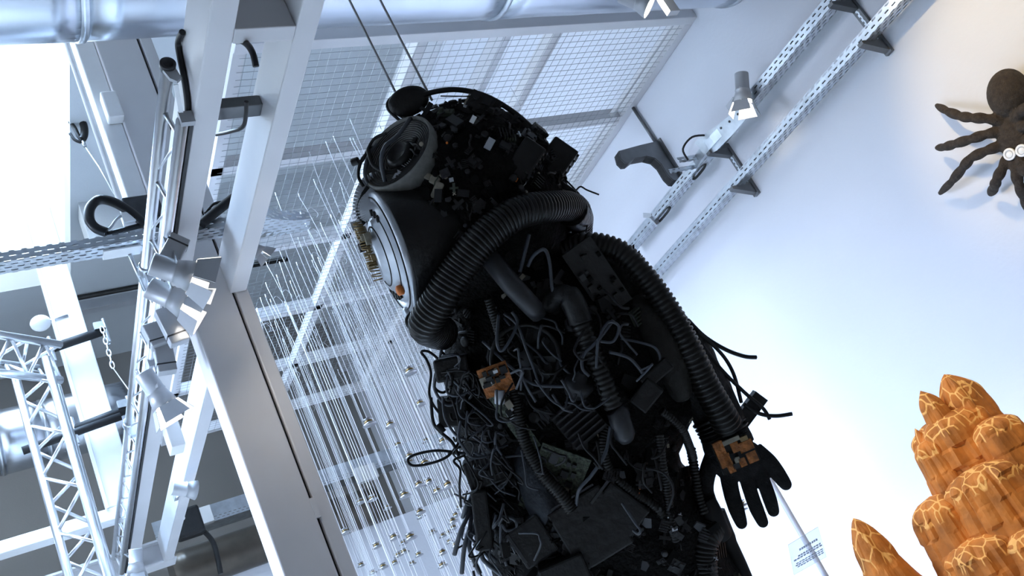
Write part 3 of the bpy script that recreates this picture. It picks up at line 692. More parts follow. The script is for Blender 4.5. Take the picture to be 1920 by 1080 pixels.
# scattered scrap on head and torso
def chunk(k):
    m = MB(); U, V_, W_ = Vector((1, 0, 0)), Vector((0, 1, 0)), Vector((0, 0, 1))
    if k == 0: m.box(-1, 1, -.6, .6, -.5, .5)
    elif k == 1:
        m.box(-1, 1, -.7, .7, -.5, -.1)
        for i in range(5): m.box(-.9+i*.42, -.75+i*.42, -.7, .7, -.1, .6)
    elif k == 2: m.lathe((0, 0, -.4), (0, 0, 1), [(.6, 0), (.6, .7), (.5, .9), (.2, .9)], 12)
    elif k == 3: m.box(-1, 1, -.25, .25, -.3, .3); m.box(-.2, .2, -.9, .9, -.3, .1)
    elif k == 4: m.box(-1, 1, -1, 1, -.12, .05); m.box(-.6, .1, -.5, .5, .05, .45); m.box(.3, .8, -.8, -.1, .05, .3); m.lathe((.5, .5, .05), (0, 0, 1), [(.22, 0), (.22, .5)], 10)
    elif k == 5: m.tube([(-1.2, 0, 0), (-.4, .1, .3), (.4, -.1, .3), (1.2, .1, 0)], .16, 8)
    elif k == 6: m.prism([(-1, -.5, -.4), (.7, -.7, -.4), (1, .3, -.4), (-.2, .9, -.4), (-.9, .4, -.4)], (0, 0, .7))
    elif k == 7: m.box(-.9, .9, -.5, .5, -.3, .2); m.box(-.7, -.3, -.3, .3, .2, .7); m.box(.1, .6, -.4, .1, .2, .5)
    return m.mesh('scrap', Vector((0, 0, 0)))
CH = {}
NAMES = ['housing', 'heat_sink', 'capacitor', 'bracket', 'circuit_card', 'rod', 'shard', 'connector']
def put(k, mt, p, n, s, rot, parent=rob):
    key = (k, mt.name)
    if key not in CH: me = chunk(k); me.materials.append(mt); CH[key] = me
    o = bpy.data.objects.new(NAMES[k], CH[key]); COL.objects.link(o); o.parent = parent
    q = n.to_track_quat('Z', 'Y').to_matrix().to_4x4() @ Matrix.Rotation(rot, 4, 'Z')
    o.matrix_local = Matrix.Translation(p-ORG[parent.name]) @ q @ Matrix.Diagonal((s, s, s*.8, 1)); return o
random.seed(11)
dark = [M_plast, M_plast, M_plast, M_core, M_core, M_black, M_dgrey]
for i in range(230):                              # crown and sides of the head
    while True:
        u, v = random.uniform(-1, 1), random.uniform(-1, 1)
        if u*u+v*v < 1.0 and (v > -.1 or random.random() < .35) and not (u < -.5 and v > .3): break
    w = math.sqrt(max(0, 1-u*u-v*v))
    n = (CR*u/HX+CU*v/HY-CF*w/HD).normalized(); p = HC+CR*u*HX+CU*v*HY-CF*w*HD+n*.010
    mt = random.choice(dark) if random.random() < .86 else random.choice((M_dgrey, M_beige, M_mgrey, M_gpcb))
    s = random.uniform(.005, .014)*(1.35 if v > .6 else 1)
    if mt in (M_beige, M_mgrey): s *= .45
    put(random.randrange(8), mt, p, n, s, random.uniform(0, 6.3))
for i in range(300):                              # torso front
    f = random.random()**.85; t = random.uniform(-.99, .99); x, y, th = tors(f, t)
    w = math.sqrt(1-t*t); p = P(x, y, -th*w**.8); c = P(*tors(f, 0)[:2], 0); n = ((p-c).normalized()+VF*.4).normalized()
    left = t < -.25
    mt = random.choice(dark) if random.random() < .84 else random.choice((M_dgrey, M_dgrey, M_gpcb, M_mgrey, M_beige))
    s = random.uniform(.006, .020)
    if mt in (M_beige, M_mgrey): s *= .4
    put(random.randrange(8), mt, p+n*.004, n, s, random.uniform(0, 6.3))
for x, y, d, k, mt, s in ((887, 224, -140, 0, M_white, .007), (918, 270, -150, 0, M_mgrey, .011), (838, 268, -150, 2, M_org, .004), (968, 337, -150, 0, M_org, .004), (762, 305, -120, 1, M_mgrey, .010), (745, 330, -130, 7, M_mgrey, .012), (790, 270, -150, 2, M_beige, .007), (880, 190, -70, 0, M_beige, .012), (898, 198, -80, 4, M_plast, .024), (925, 206, -70, 7, M_plast, .020), (1000, 258, -60, 7, M_plast, .020), (960, 232, -80, 3, M_plast, .018), (800, 208, -60, 3, M_plast, .018), (835, 204, -60, 7, M_plast, .015), (860, 206, -60, 6, M_plast, .015), (980, 245, -60, 6, M_plast, .018), (1020, 285, -60, 6, M_plast, .018)):
    put(k, mt, P(x, y, d), VF, s, .6)
# boxes on the back of the head
for x, y, d, a, b, c in ((1036, 312, -30, 26, 44, 40), (1048, 372, -10, 22, 26, 40), (985, 300, -120, 22, 34, 18)):
    e1 = (CR*.82-CU*.57); e2 = (CU*.82+CR*.57)
    bx_ = MB().obox(P(x, y, d), e1*a*SPX_, e2*b*SPX_, CF*c*SPX_).part('transformer_box', M_plast, rob, bevel=.004)
    for k in range(7): MB().obox(P(x, y, d)+e1*a*SPX_+e2*b*SPX_*(k/3.5-.86), e1*.004, e2*.0025, CF*c*SPX_*.9).part('fin', M_plast, bx_)

# ribbed hoses
def H(name, pts, r0, r1, pitch, label=None, mt=M_hose, depth=.13):
    return hose(MB(), [P(*p) for p in pts], r0*SPX_, r1*SPX_, pitch*SPX_, depth).part(name, mt, rob, label)
H('neck_hose', [(1085, 440, 30), (1078, 392, -40), (1025, 388, -130), (965, 402, -175), (905, 448, -195), (860, 505, -195), (825, 560, -190), (798, 610, -160), (830, 625, -90)], 27, 31, 7.5)
MB().tube(spline([P(1070, 392, -55), P(1082, 410, 0), P(1072, 440, 40), P(1020, 470, 70)], 6), 31*SPX_, 16).part('hose_sleeve', M_plast, rob)
H('arm_hose', [(1060, 470, -60), (1100, 455, -85), (1160, 470, -95), (1210, 520, -100), (1255, 585, -105), (1292, 655, -105), (1322, 720, -95), (1350, 770, -85), (1366, 800, -70)], 19, 27, 9.5)
H('chest_hose', [(1080, 590, -165), (1098, 630, -170), (1122, 690, -175), (1142, 740, -178), (1152, 765, -178)], 17, 17, 9)
MB().tube(spline([P(1032, 575, -140), P(1045, 552, -160), P(1066, 556, -168), P(1080, 580, -168), P(1088, 606, -168)], 5), [r_*SPX_ for r_ in [17]*10+[21]*11], 18).part('elbow_pipe', M_plast, rob)
MB().tube([P(1154, 768, -178), P(1158, 772, -178), P(1172, 818, -178), P(1176, 828, -176)], [14*SPX_, 19*SPX_, 18*SPX_, 11*SPX_], 18).part('nozzle', M_dgrey, rob)  # lighter metal stands in for a highlight on the nozzle
MB().tube([P(910, 472, -172), P(916, 482, -182), P(960, 535, -185), P(1000, 578, -180), P(1010, 592, -170)], [8*SPX_, 17*SPX_, 18*SPX_, 17*SPX_, 14*SPX_], 18).part('handle_pipe', M_dgrey, rob)
H('thin_hose', [(915, 560, -150), (935, 620, -150), (955, 700, -155), (970, 770, -160), (985, 830, -165), (1015, 885, -170), (1050, 925, -175), (1072, 955, -170)], 8, 13, 5)
H('thin_hose', [(1140, 790, -150), (1130, 830, -160), (1145, 885, -165), (1190, 925, -165), (1235, 955, -160), (1262, 990, -150)], 8, 9, 5)
H('thin_hose', [(1236, 815, -150), (1242, 870, -160), (1252, 930, -160), (1258, 980, -160), (1268, 1015, -155)], 8, 8, 5)
H('thin_hose', [(1295, 840, -60), (1302, 880, -60), (1310, 930, -70), (1322, 965, -80)], 9, 9, 6)
H('thin_hose', [(1240, 770, -140), (1275, 800, -130), (1290, 830, -110), (1300, 860, -80)], 8, 8, 5)
H('wrist_hose', [(1335, 990, -60), (1322, 1015, -80), (1318, 1050, -85), (1322, 1090, -85), (1330, 1150, -80)], 26, 24, 6.5)
MB().tube(spline([P(1322, 940, -55), P(1335, 965, -60), P(1345, 990, -60), P(1352, 1005, -55)], 5), 20*SPX_, 14).part('hose_cuff', M_black, rob)
MB().tube(spline([P(1342, 960, -10), P(1362, 1010, -10), P(1385, 1060, -10), P(1410, 1120, -10)], 5), [18*SPX_]*6+[16*SPX_]*10, 12).part('strap_arm', M_black, rob)
# coolant loop and cups
MB().lathe(P(1085, 722, -170), (CR*.2+CU*.7-CF*.4), [(20*SPX_, -.02), (26*SPX_, 0), (24*SPX_, .012), (12*SPX_, .012), (8*SPX_, .03)], 20).part('cup', M_dgrey, rob)  # cup kept lighter, its tone standing in for a highlight
# fan ring in the chest
fo = P(985, 672, -152)
fan = MB().lathe(fo, VF, [(62*SPX_, -.01), (62*SPX_, .012), (56*SPX_, .014), (54*SPX_, .0), (0, .0)], 36).part('fan_ring', M_plast, rob)
for k in range(9):
    a = 2*math.pi*k/9; d = CR*math.cos(a)+CU*math.sin(a); e = (CU*math.cos(a)-CR*math.sin(a))
    MB().obox(fo+d*32*SPX_+VF*.006, d*20*SPX_, (e*.6+VF*.5)*9*SPX_, (VF*.6-e*.5)*.0015).part('fan_blade', M_plast, fan)
MB().lathe(fo, VF, [(14*SPX_, 0), (14*SPX_, .016), (0, .016)], 18).part('fan_hub', M_dgrey, fan)
# heat sink with bright edges
hs = MB().obox(P(1085, 790, -158), (CR*.77+CU*.64)*34*SPX_, (CU*.77-CR*.64)*36*SPX_, CF*.008).part('heat_sink', M_plast, rob)
for k in range(7):
    c = P(1085, 790, -172)+(CU*.77-CR*.64)*(k-3)*10.5*SPX_
    MB().obox(c, (CR*.77+CU*.64)*32*SPX_, (CU*.77-CR*.64)*1.4*SPX_, CF*.010).part('fin', M_dgrey, hs)
# circuit boards
def board(name, x, y, d, w, h, rot, mt, n=8, tilt=0, seed=1):
    random.seed(seed); c, s_ = math.cos(rot), math.sin(rot); e1 = CR*c+CU*s_; e2 = CU*c-CR*s_; e3 = VF
    e2 = (e2*math.cos(tilt)+e3*math.sin(tilt)); e3 = e1.cross(e2).normalized()
    b = MB().obox(P(x, y, d), e1*w*SPX_, e2*h*SPX_, e3*.0022).part(name, mt, rob)
    for k in range(n):
        u, v = random.uniform(-.8, .8), random.uniform(-.8, .8); sz = random.uniform(2, 6)*SPX_*max(1, w/35)
        mt2 = random.choice((M_plast, M_plast, M_dgrey, M_beige, M_mgrey, M_black)) if mt is not M_plast else random.choice((M_plast, M_core, M_dgrey))
        MB().obox(P(x, y, d)+e1*u*w*SPX_+e2*v*h*SPX_+e3*.006, e1*sz, e2*sz*random.uniform(.5, 1.3), e3*random.uniform(.003, .008)).part('chip', mt2, b)
    return b
board('orange_board', 930, 712, -178, 26, 26, .35, M_pcb, 12, .2, 3)
board('beige_board', 912, 716, -182, 10, 9, .35, M_beige, 3, .2, 4)
MB().lathe(P(937, 742, -178), -CU, [(9*SPX_, -.01), (9*SPX_, .014), (6*SPX_, .016)], 14).part('capacitor', M_mgrey, rob)
board('speckled_board', 1040, 905, -150, 44, 62, -.35, M_gpcb, 14, .25, 5)
board('speckled_board', 965, 790, -160, 14, 60, .6, M_gpcb, 8, .1, 6)
board('narrow_board', 1120, 520, -120, 30, 70, .62, M_plast, 16, .3, 7)
# big boxes low on the body
for i, (x, y, d, a, b, c, rot, tl) in enumerate(((1105, 985, -150, 52, 58, 26, .55, 0), (997, 1010, -150, 32, 36, 24, .6, 0), (1160, 950, -150, 42, 30, 26, -.65, 0), (1060, 1075, -160, 40, 30, 30, .4, 0),
        (905, 965, -120, 14, 52, 46, .12, 0), (850, 770, -90, 26, 26, 22, .1, 0), (910, 880, -130, 34, 26, 22, .35, 0), (848, 690, -110, 30, 20, 22, .2, 0), (1210, 740, -150, 26, 18, 18, .9, 0), (1230, 700, -150, 30, 12, 10, .7, 0))):
    c_, s_ = math.cos(rot), math.sin(rot); e1 = CR*c_+CU*s_; e2 = CU*c_-CR*s_
    bx_ = MB().obox(P(x, y, d), e1*a*SPX_, e2*b*SPX_, CF*c*SPX_).part('drive_box', M_plast, rob, bevel=.004)
    if i in (0, 2, 1):
        MB().obox(P(x, y, d-c)-e1*(a-1.5)*SPX_ if i else P(x, y, d-c)+e2*(b-2)*SPX_, e1*(3 if i else a)*SPX_*.8, e2*(b if i else 2.0)*SPX_*.8, CF*.002).part('edge_strip', M_dgrey, bx_)
    if i == 6:
        for k in range(8): MB().obox(P(x, y, d-c)+e1*(k-3.5)*7.5*SPX_, e1*.0016, e2*b*SPX_*.85, CF*.004).part('fin', M_dgrey, bx_)
random.seed(91)                                   # small scrap along the edges of the low boxes
for i in range(110):
    x, y = random.choice(((1105, 985), (997, 1010), (1160, 950), (1060, 1060), (1230, 1010), (1290, 1030))); a = random.uniform(0, 6.3); q = random.uniform(.7, 1.15)
    mt = random.choice(dark+[M_dgrey, M_dgrey]) if random.random() < .9 else random.choice((M_mgrey, M_beige, M_gpcb, M_org))
    sz = random.uniform(.004, .013)*(.45 if mt in (M_mgrey, M_beige, M_org) else 1)
    put(random.randrange(8), mt, P(x+math.cos(a)*58*q, y+math.sin(a)*58*q, -170), (VF+CR*random.uniform(-.4, .4)+CU*random.uniform(-.4, .4)).normalized(), sz, random.uniform(0, 6.3))
# grey plastic jacket fold in the middle
MB().tube(spline([P(985, 830, -120), P(1000, 890, -135), P(1030, 960, -140), P(1065, 1010, -130), P(1110, 1090, -120)], 6), [k*SPX_ for k in [16, 20, 24, 27, 28, 29, 30, 31, 32, 33, 34, 34, 34, 33, 32, 31, 30, 29, 28, 26, 24, 22, 20, 18, 16]], 14).part('jacket_fold', mat('blue_grey_worn_fabric', (.035, .040, .048), .65, spec=.3, var=.4, scale=20, bump=.5), rob)
MB().tube(spline([P(1190, 560, -70), P(1230, 620, -90), P(1262, 690, -95), P(1280, 750, -90)], 5), [k*SPX_ for k in [16, 22, 27, 30, 32, 33, 34, 34, 33, 32, 30, 28, 25, 22, 18, 12]], 14).part('sleeve_patch', mat('dusty_sleeve_patch', (.022, .021, .019), .65, spec=.3, var=.5, scale=18, bump=.5), rob)
# spiky scrap on the shoulder edge
for k in range(12):
    x, y = 1178+k*5.2, 470+k*7; q = P(x, y, -30)
    MB().prism([q+(CR*-.02-CU*.012), q+(CR*.012+CU*.004)+CU*random.uniform(.004, .014), q+(CR*.014-CU*.022)], CF*.02).part('scrap_spike', M_plast, rob)
MB().prism([P(1172, 450, -30), P(1180, 490, -30), P(1190, 492, -30)], CF*.01).part('scrap_spike', M_plast, rob)
MB().obox(P(1398, 778, -10), (CR*.8-CU*.6)*14*SPX_, (CU*.8+CR*.6)*46*SPX_, CF*.012).part('forearm_plate', M_plast, rob)

# named cables
def W_(pts, r=3, mt=M_cable, n=7): return MB().tube(spline([P(*p) for p in pts], 7), r*SPX_, n).part('cable', mt, rob)
W_([(782, 188, -60), (800, 176, -60), (850, 168, -60), (905, 178, -55), (955, 205, -50), (995, 238, -40), (1016, 265, -30), (1020, 285, -25)], 5)
W_([(770, 240, -60), (745, 222, -65), (728, 205, -65), (728, 190, -65), (742, 180, -65), (752, 195, -65), (748, 215, -60), (770, 225, -55)], 3)
W_([(770, 222, -90), (745, 255, -130), (722, 275, -140), (715, 305, -140), (722, 340, -130)], 4, M_gcab)
W_([(700, 275, -110), (678, 300, -110), (672, 330, -110), (682, 350, -110)], 3); W_([(706, 270, -110), (690, 295, -115), (684, 325, -115), (690, 345, -110)], 3.5, M_gcab)
W_([(725, 250, -120), (700, 262, -115), (680, 300, -110), (670, 302, -108)], 3); W_([(660, 305, -105), (672, 301, -108)], 7)
W_([(690, 350, -110), (672, 380, -110), (672, 405, -108), (684, 420, -105)], 4)
W_([(690, 280, -120), (700, 310, -125), (725, 322, -130), (745, 320, -130)], 4)
W_([(1290, 600, -60), (1320, 630, -50), (1360, 655, -40), (1395, 668, -35), (1418, 670, -30)], 4); W_([(1305, 620, -60), (1350, 660, -45), (1375, 700, -40), (1390, 755, -35)], 3.5)
W_([(1312, 640, -60), (1350, 690, -45), (1395, 735, -40), (1430, 765, -35), (1443, 786, -33)], 3.5); W_([(1395, 758, -40), (1425, 776, -35), (1455, 780, -32), (1485, 776, -30)], 3.8)
W_([(1065, 352, -30), (1080, 360, -40), (1088, 375, -40), (1105, 385, -35), (1103, 410, -30), (1098, 440, -25)], 1.6); W_([(1078, 360, -30), (1088, 350, -30), (1100, 356, -30), (1123, 365, -25)], 1.6)
W_([(1058, 335, -30), (1075, 352, -40), (1090, 372, -35), (1086, 400, -30)], 1.6); W_([(880, 190, -80), (900, 182, -80), (826, 180, -75)], 1.2)
W_([(990, 500, -175), (1000, 480, -180), (1020, 468, -180), (1030, 490, -178), (1035, 540, -172), (1042, 560, -165)], 3.2, M_gcab)
W_([(975, 510, -170), (985, 470, -175), (992, 440, -170)], 3.5, M_gcab)
W_([(770, 585, -130), (762, 600, -130), (768, 615, -125), (785, 622, -120)], 3)
W_([(935, 590, -175), (932, 640, -185), (940, 658, -188), (955, 640, -188), (970, 605, -180), (960, 585, -175)], 2.8, M_gcab)
W_([(945, 588, -170), (970, 610, -180), (985, 650, -182), (1000, 690, -182), (1010, 720, -180)], 2.4, M_gcab)
W_([(1150, 600, -190), (1120, 640, -196), (1095, 665, -192), (1092, 690, -190), (1105, 705, -188)], 3, M_gcab); W_([(1118, 690, -195), (1122, 640, -200), (1140, 605, -195), (1160, 612, -190), (1150, 640, -190), (1125, 640, -190)], 2.6, M_gcab)
W_([(1142, 660, -185), (1180, 672, -180), (1205, 700, -170)], 3, M_gcab)
W_([(1080, 955, -170), (1085, 920, -185), (1110, 890, -190), (1135, 850, -190), (1145, 800, -180)], 3.2, M_gcab)
W_([(905, 640, -150), (960, 690, -170), (1000, 720, -180), (1060, 725, -180)], 3, M_gcab)
random.seed(33)
def tangle(cx, cy, sx, sy, n, d0=-140, r=(1.4, 2.6), ln=4, grey=.45):
    for k in range(n):                            # slack wire: drops from one point, sags, climbs or ends at another
        x, y = random.gauss(cx, sx), random.gauss(cy, sy); dd = d0+random.uniform(-30, 20)
        L_ = random.uniform(40, 130); dx = random.uniform(-.25, .75)*L_; dy = random.uniform(.1, .9)*L_; sag = random.uniform(-25, 35); bow = random.uniform(-30, 30)
        pts = []
        for j in range(5):
            f = j/4; e = 4*f*(1-f); pts.append((x+dx*f+bow*e+random.uniform(-4, 4), y+dy*f+sag*e+random.uniform(-4, 4), dd-12*e))
        lim = 812 if y < 800 else 860
        pts = [(max(lim+random.uniform(-14, 10), q[0]), q[1], q[2]) for q in pts]
        W_(pts, random.uniform(*r), M_gcab if random.random() < grey else M_cable)
tangle(840, 690, 14, 28, 16, -110); tangle(865, 790, 16, 40, 18, -120); tangle(900, 860, 22, 40, 16, -135); tangle(960, 850, 45, 50, 14, -165); tangle(990, 680, 55, 60, 20, -170); tangle(1090, 690, 50, 60, 10, -180); tangle(940, 990, 30, 40, 12, -160); tangle(1180, 860, 50, 60, 8, -170); tangle(895, 930, 12, 40, 10, -120); tangle(1130, 560, 50, 40, 5, -150)
# loops swinging out to the left
W_([(850, 800, -100), (820, 770, -110), (805, 740, -110), (808, 700, -110), (800, 675, -110), (790, 660, -110), (805, 660, -110), (830, 680, -110)], 2.4); W_([(870, 850, -100), (820, 845, -105), (780, 852, -108), (765, 862, -110), (775, 873, -112), (810, 868, -110), (840, 855, -105), (860, 830, -100)], 2.6); W_([(840, 850, -100), (880, 852, -105), (920, 865, -120), (960, 880, -140)], 2.6, M_gcab)
W_([(830, 640, -110), (822, 690, -115), (815, 730, -115), (840, 760, -115), (870, 740, -115), (880, 690, -115)], 2.8, M_gcab); W_([(808, 745, -110), (812, 790, -112), (826, 810, -112), (848, 830, -110), (862, 860, -108)], 3)
MB().tube([P(820, 796, -112), P(832, 810, -112)], 6*SPX_, 8).part('cable_joint', M_black, rob)
for k, (x0, y0, x1, y1) in enumerate(((886, 925, 868, 970), (882, 930, 852, 1040), (884, 945, 866, 1075), (895, 980, 925, 1030), (892, 960, 930, 1052), (888, 940, 900, 1075), (900, 1000, 940, 1078))):
    W_([(x0, y0, -110), (x0-6+2*k, y0+.3*(y1-y0), -125), ((x0+x1)/2+(-4 if k < 3 else -14), y0+.62*(y1-y0), -130), (x1, y1, -120)], 4.2, M_gcab)
W_([(935, 985, -160), (945, 970, -170), (965, 975, -170), (968, 990, -170), (950, 995, -170), (940, 985, -170), (940, 1030, -165), (950, 1060, -160)], 3, M_gcab)

# glove: one continuous knitted hand
g = MB()
palm = [P(1352, 800, -30), P(1368, 835, -35), P(1385, 870, -35)]
g.tube(spline([P(1345, 792, -28), P(1358, 815, -32), P(1368, 840, -35)], 4), [40*SPX_, 41*SPX_, 43*SPX_, 44*SPX_, 45*SPX_, 46*SPX_, 47*SPX_, 47*SPX_, 47*SPX_], 16)
g.ball(P(1382, 862, -35), (CR*.95+CU*.2)*53*SPX_, (CU*.95-CR*.3)*40*SPX_, CF*28*SPX_, 20, 14)
for pts, rr in ((((1342, 848, -35), (1327, 885, -45), (1323, 918, -48), (1334, 944, -48)), (18, 16, 15, 11.5)),
                (((1362, 872, -38), (1371, 922, -42), (1381, 955, -44), (1390, 981, -44)), (16, 15, 14.5, 11)),
                (((1394, 875, -38), (1407, 922, -42), (1419, 955, -44), (1430, 979, -44)), (14.5, 13.2, 13, 10.5)),
                (((1416, 868, -36), (1434, 910, -40), (1444, 938, -42), (1450, 958, -42)), (14.5, 13, 12.8, 11)),
                (((1415, 846, -34), (1441, 866, -36), (1459, 889, -36), (1473, 908, -36)), (18, 15.5, 14.5, 11.5))):
    q = spline([P(*p) for p in pts], 5); m_ = len(q); rd = []
    for i in range(m_):
        f = i/(m_-1)*3; k = min(int(f), 2); rd.append((rr[k]+(rr[k+1]-rr[k])*(f-k))*SPX_)
    g.tube(q, rd, 14); g.ball(q[-1], CR*rr[-1]*SPX_*1.0, CU*rr[-1]*SPX_*1.0, CF*rr[-1]*SPX_, 12, 8)
gl = g.part('glove', M_glove, rob, 'dark knitted glove with five spread fingers')
md = gl.modifiers.new('remesh', 'REMESH'); md.mode = 'VOXEL'; md.voxel_size = .0019; md.use_smooth_shade = True
md = gl.modifiers.new('smooth', 'SMOOTH'); md.iterations = 4; md.factor = .5
H('glove_cuff', [(1338, 775, -30), (1350, 795, -32), (1360, 815, -34)], 46, 47, 9, mt=M_plast)
# orange circuit boards on the back of the glove
e1 = (CR*.92+CU*.40).normalized(); e2 = (CU*.92-CR*.40).normalized()
gb = MB().obox(P(1380, 850, -78), e1*36*SPX_, e2*27*SPX_, CF*.0025).part('glove_board', M_plast, rob)
for x, y, w, h, mt in ((1353, 852, 9, 24, M_pcb), (1367, 868, 6, 18, M_pcb), (1398, 836, 13, 9, M_pcb), (1410, 856, 9, 10, M_pcb), (1378, 838, 7, 9, M_pcb), (1392, 866, 6, 8, M_pcb), (1382, 862, 5, 5, M_beige), (1370, 826, 16, 4, M_beige), (1394, 822, 7, 4, M_gold), (1388, 850, 5, 8, M_black), (1402, 846, 12, 2, M_black), (1372, 856, 4, 6, M_black), (1380, 873, 6, 5, M_dgrey)):
    MB().obox(P(x, y, -84), e1*w*SPX_, e2*h*SPX_, CF*.004).part('chip', mt, gb)

# suspension wires of the figure up to the ceiling
for i, (x, y, d) in enumerate(((745, 180, -40), (810, 188, -40))):
    p = P(x, y, d); MB().tube([p, Vector((p.x, p.y, ZC))], .0025, 6).solo('suspension_wire', M_wire, ('left', 'right')[i]+' steel wire from which the black figure hangs', 'wire', 'suspension wires of the figure')

# ------------------------------------------------------------------ orange mound sculpture
MDP = 3.1; ms = MDP/FOC
MO = at(1793, 690, MDP); LEFT = -R0; DEEP = Vector((sa, ca, 0))
def mound_mat():
    m = mat('orange_carved_clay', (.46, .145, .018), .8, var=.35, scale=14, bump=.5, bscale=40)
    nt = m.node_tree; N = nt.nodes; L = nt.links; b = N['Principled BSDF']
    tc = N.new('ShaderNodeTexCoord'); vo = N.new('ShaderNodeTexVoronoi'); vo.feature = 'DISTANCE_TO_EDGE'; vo.inputs['Scale'].default_value = 26
    mp = N.new('ShaderNodeMapping'); mp.inputs['Scale'].default_value = (1, 1, .55); L.new(tc.outputs['Object'], mp.inputs[0]); L.new(mp.outputs[0], vo.inputs['Vector'])
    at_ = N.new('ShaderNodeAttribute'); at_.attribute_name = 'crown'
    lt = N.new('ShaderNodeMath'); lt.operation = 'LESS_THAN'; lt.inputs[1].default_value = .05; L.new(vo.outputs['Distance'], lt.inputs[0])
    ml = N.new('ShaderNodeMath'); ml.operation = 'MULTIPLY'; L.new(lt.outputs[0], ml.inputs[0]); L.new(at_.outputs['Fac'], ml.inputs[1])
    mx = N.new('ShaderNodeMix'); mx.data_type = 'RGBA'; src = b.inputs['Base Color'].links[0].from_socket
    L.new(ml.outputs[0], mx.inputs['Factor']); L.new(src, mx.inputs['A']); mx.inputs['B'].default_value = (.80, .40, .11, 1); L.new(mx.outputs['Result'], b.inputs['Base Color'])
    return m
M_mound = mound_mat()
def tower(name, parent, s0, bpx, dep, hgt, r0, r1, seed, crown=.35, flutes=17, blunt=.5):
    """fluted clay tower: s0 px below the tip, bpx px to the left, height and radii in px"""
    rnd = random.Random(seed); c = MO+LEFT*(bpx*ms)+DEEP*dep-Vector((0, 0, s0*ms)); n = 72; mrow = 26
    ph = [rnd.uniform(0, 6.3) for _ in range(4)]; teeth = [rnd.uniform(.0, .16) for _ in range(flutes)]; deepf = [rnd.uniform(.02, .13) for _ in range(flutes)]
    V = []; F = []; cr = []
    for j in range(mrow+1):
        t = j/mrow; h = hgt*t
        if t < crown: q = t/crown; base = r0*(math.sin(q*math.pi/2)**blunt)
        else: q = (t-crown)/(1-crown); base = r0+(r1-r0)*q
        for k in range(n):
            a = 2*math.pi*k/n; ff = (a/(2*math.pi)*flutes) % flutes; fi = int(ff); fr = ff-fi
            groove = deepf[fi]*(abs(2*fr-1)**2.5)*(1 if t > crown*.6 else t/crown/.6)
            cell = .05*noise.noise(Vector((math.cos(a)*2.2, math.sin(a)*2.2, h*.035+seed)))+.045*noise.cell(Vector((math.cos(a)*4, math.sin(a)*4, h*.03+seed*3)))
            rr = base*(1-groove+cell+.04*math.sin(3*a+ph[0])+.03*math.sin(5*a+ph[1]))
            if j >= mrow-2: rr *= 1-.10*(j-mrow+3)/3
            hh = h+(teeth[fi]*hgt*.35*(t if t > .8 else 0))-(1-min(1, t/crown))*0
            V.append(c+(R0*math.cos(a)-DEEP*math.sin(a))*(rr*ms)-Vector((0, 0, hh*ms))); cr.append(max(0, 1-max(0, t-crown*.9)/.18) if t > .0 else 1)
    for j in range(mrow):
        for k in range(n): F.append((j*n+k, j*n+(k+1) % n, (j+1)*n+(k+1) % n, (j+1)*n+k))
    mb = MB(); mb.v = V; mb.f = F+[tuple(range(mrow*n, mrow*n+n))]; mb.sm = [False]*len(mb.f)
    me = bpy.data.meshes.new(name); org = ORG[parent.name]; me.from_pydata([p-org for p in V], [], mb.f); me.update()
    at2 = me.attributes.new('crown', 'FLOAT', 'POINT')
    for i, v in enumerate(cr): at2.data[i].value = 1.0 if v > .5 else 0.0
    o = bpy.data.objects.new(name, me); COL.objects.link(o); o.parent = parent; me.materials.append(M_mound); return o
mo = thing('clay_mound', MO-Vector((0, 0, 1.0)), 'large orange carved termite-mound sculpture at the right edge', 'sculpture')
tower('spire', mo, 0, 26, 0, 125, 40, 47, 1, .5, 9, .8)
tower('spire', mo, 8, 84, -.02, 70, 22, 27, 2, .55, 6, 1.0)
tower('spire', mo, 62, 128, .0, 60, 12, 15, 12, .6, 5, 1.0)
tower('tier', mo, 58, 66, .03, 150, 78, 92, 3, .22, 17)
tower('tier', mo, 88, 128, -.02, 100, 34, 44, 4, .25, 9)
tower('tier', mo, 105, 30, -.08, 110, 52, 60, 13, .25, 11)
tower('tier', mo, 178, 178, -.03, 140, 50, 62, 5, .25, 11)
tower('tier', mo, 165, 95, -.10, 150, 70, 84, 6, .22, 15)
tower('tier', mo, 175, 15, -.04, 170, 80, 96, 7, .22, 17)
tower('tier', mo, 168, -70, .03, 170, 75, 90, 8, .22, 15)
tower('tier', mo, 262, 165, -.10, 160, 70, 84, 9, .22, 15)
tower('tier', mo, 275, 85, -.16, 170, 80, 96, 10, .22, 17)
tower('tier', mo, 270, -10, -.12, 170, 85, 100, 11, .22, 17)
tower('tier', mo, 340, 70, -.05, 230, 190, 240, 14, .12, 31)
m2 = thing('clay_mound', MO+LEFT*(319*ms)-Vector((0, 0, 1.0)), 'small orange clay spire left of the large mound at the bottom', 'sculpture')
tower('spire', m2, 152, 314, -.02, 190, 34, 66, 21, .45, 9, .75)
def plinth(c, w, d, z, lab):
    MB().box(c.x-w, c.x+w, c.y-d, c.y+d, 0, z).solo('plinth', M_white, lab, 'plinth', bevel=.01)
cpl = MO+LEFT*(70*ms)
plinth(cpl+Vector((.40, -.05, 0)), .62, .42, MO.z-590*ms, 'white plinth under the orange mounds below the picture')
MB().tube([m2.location+Vector((0, 0, 1.0-340*ms)), m2.location+Vector((0, 0, 1.0-588*ms))], .10, 12).part('mound_base', M_mound, m2)

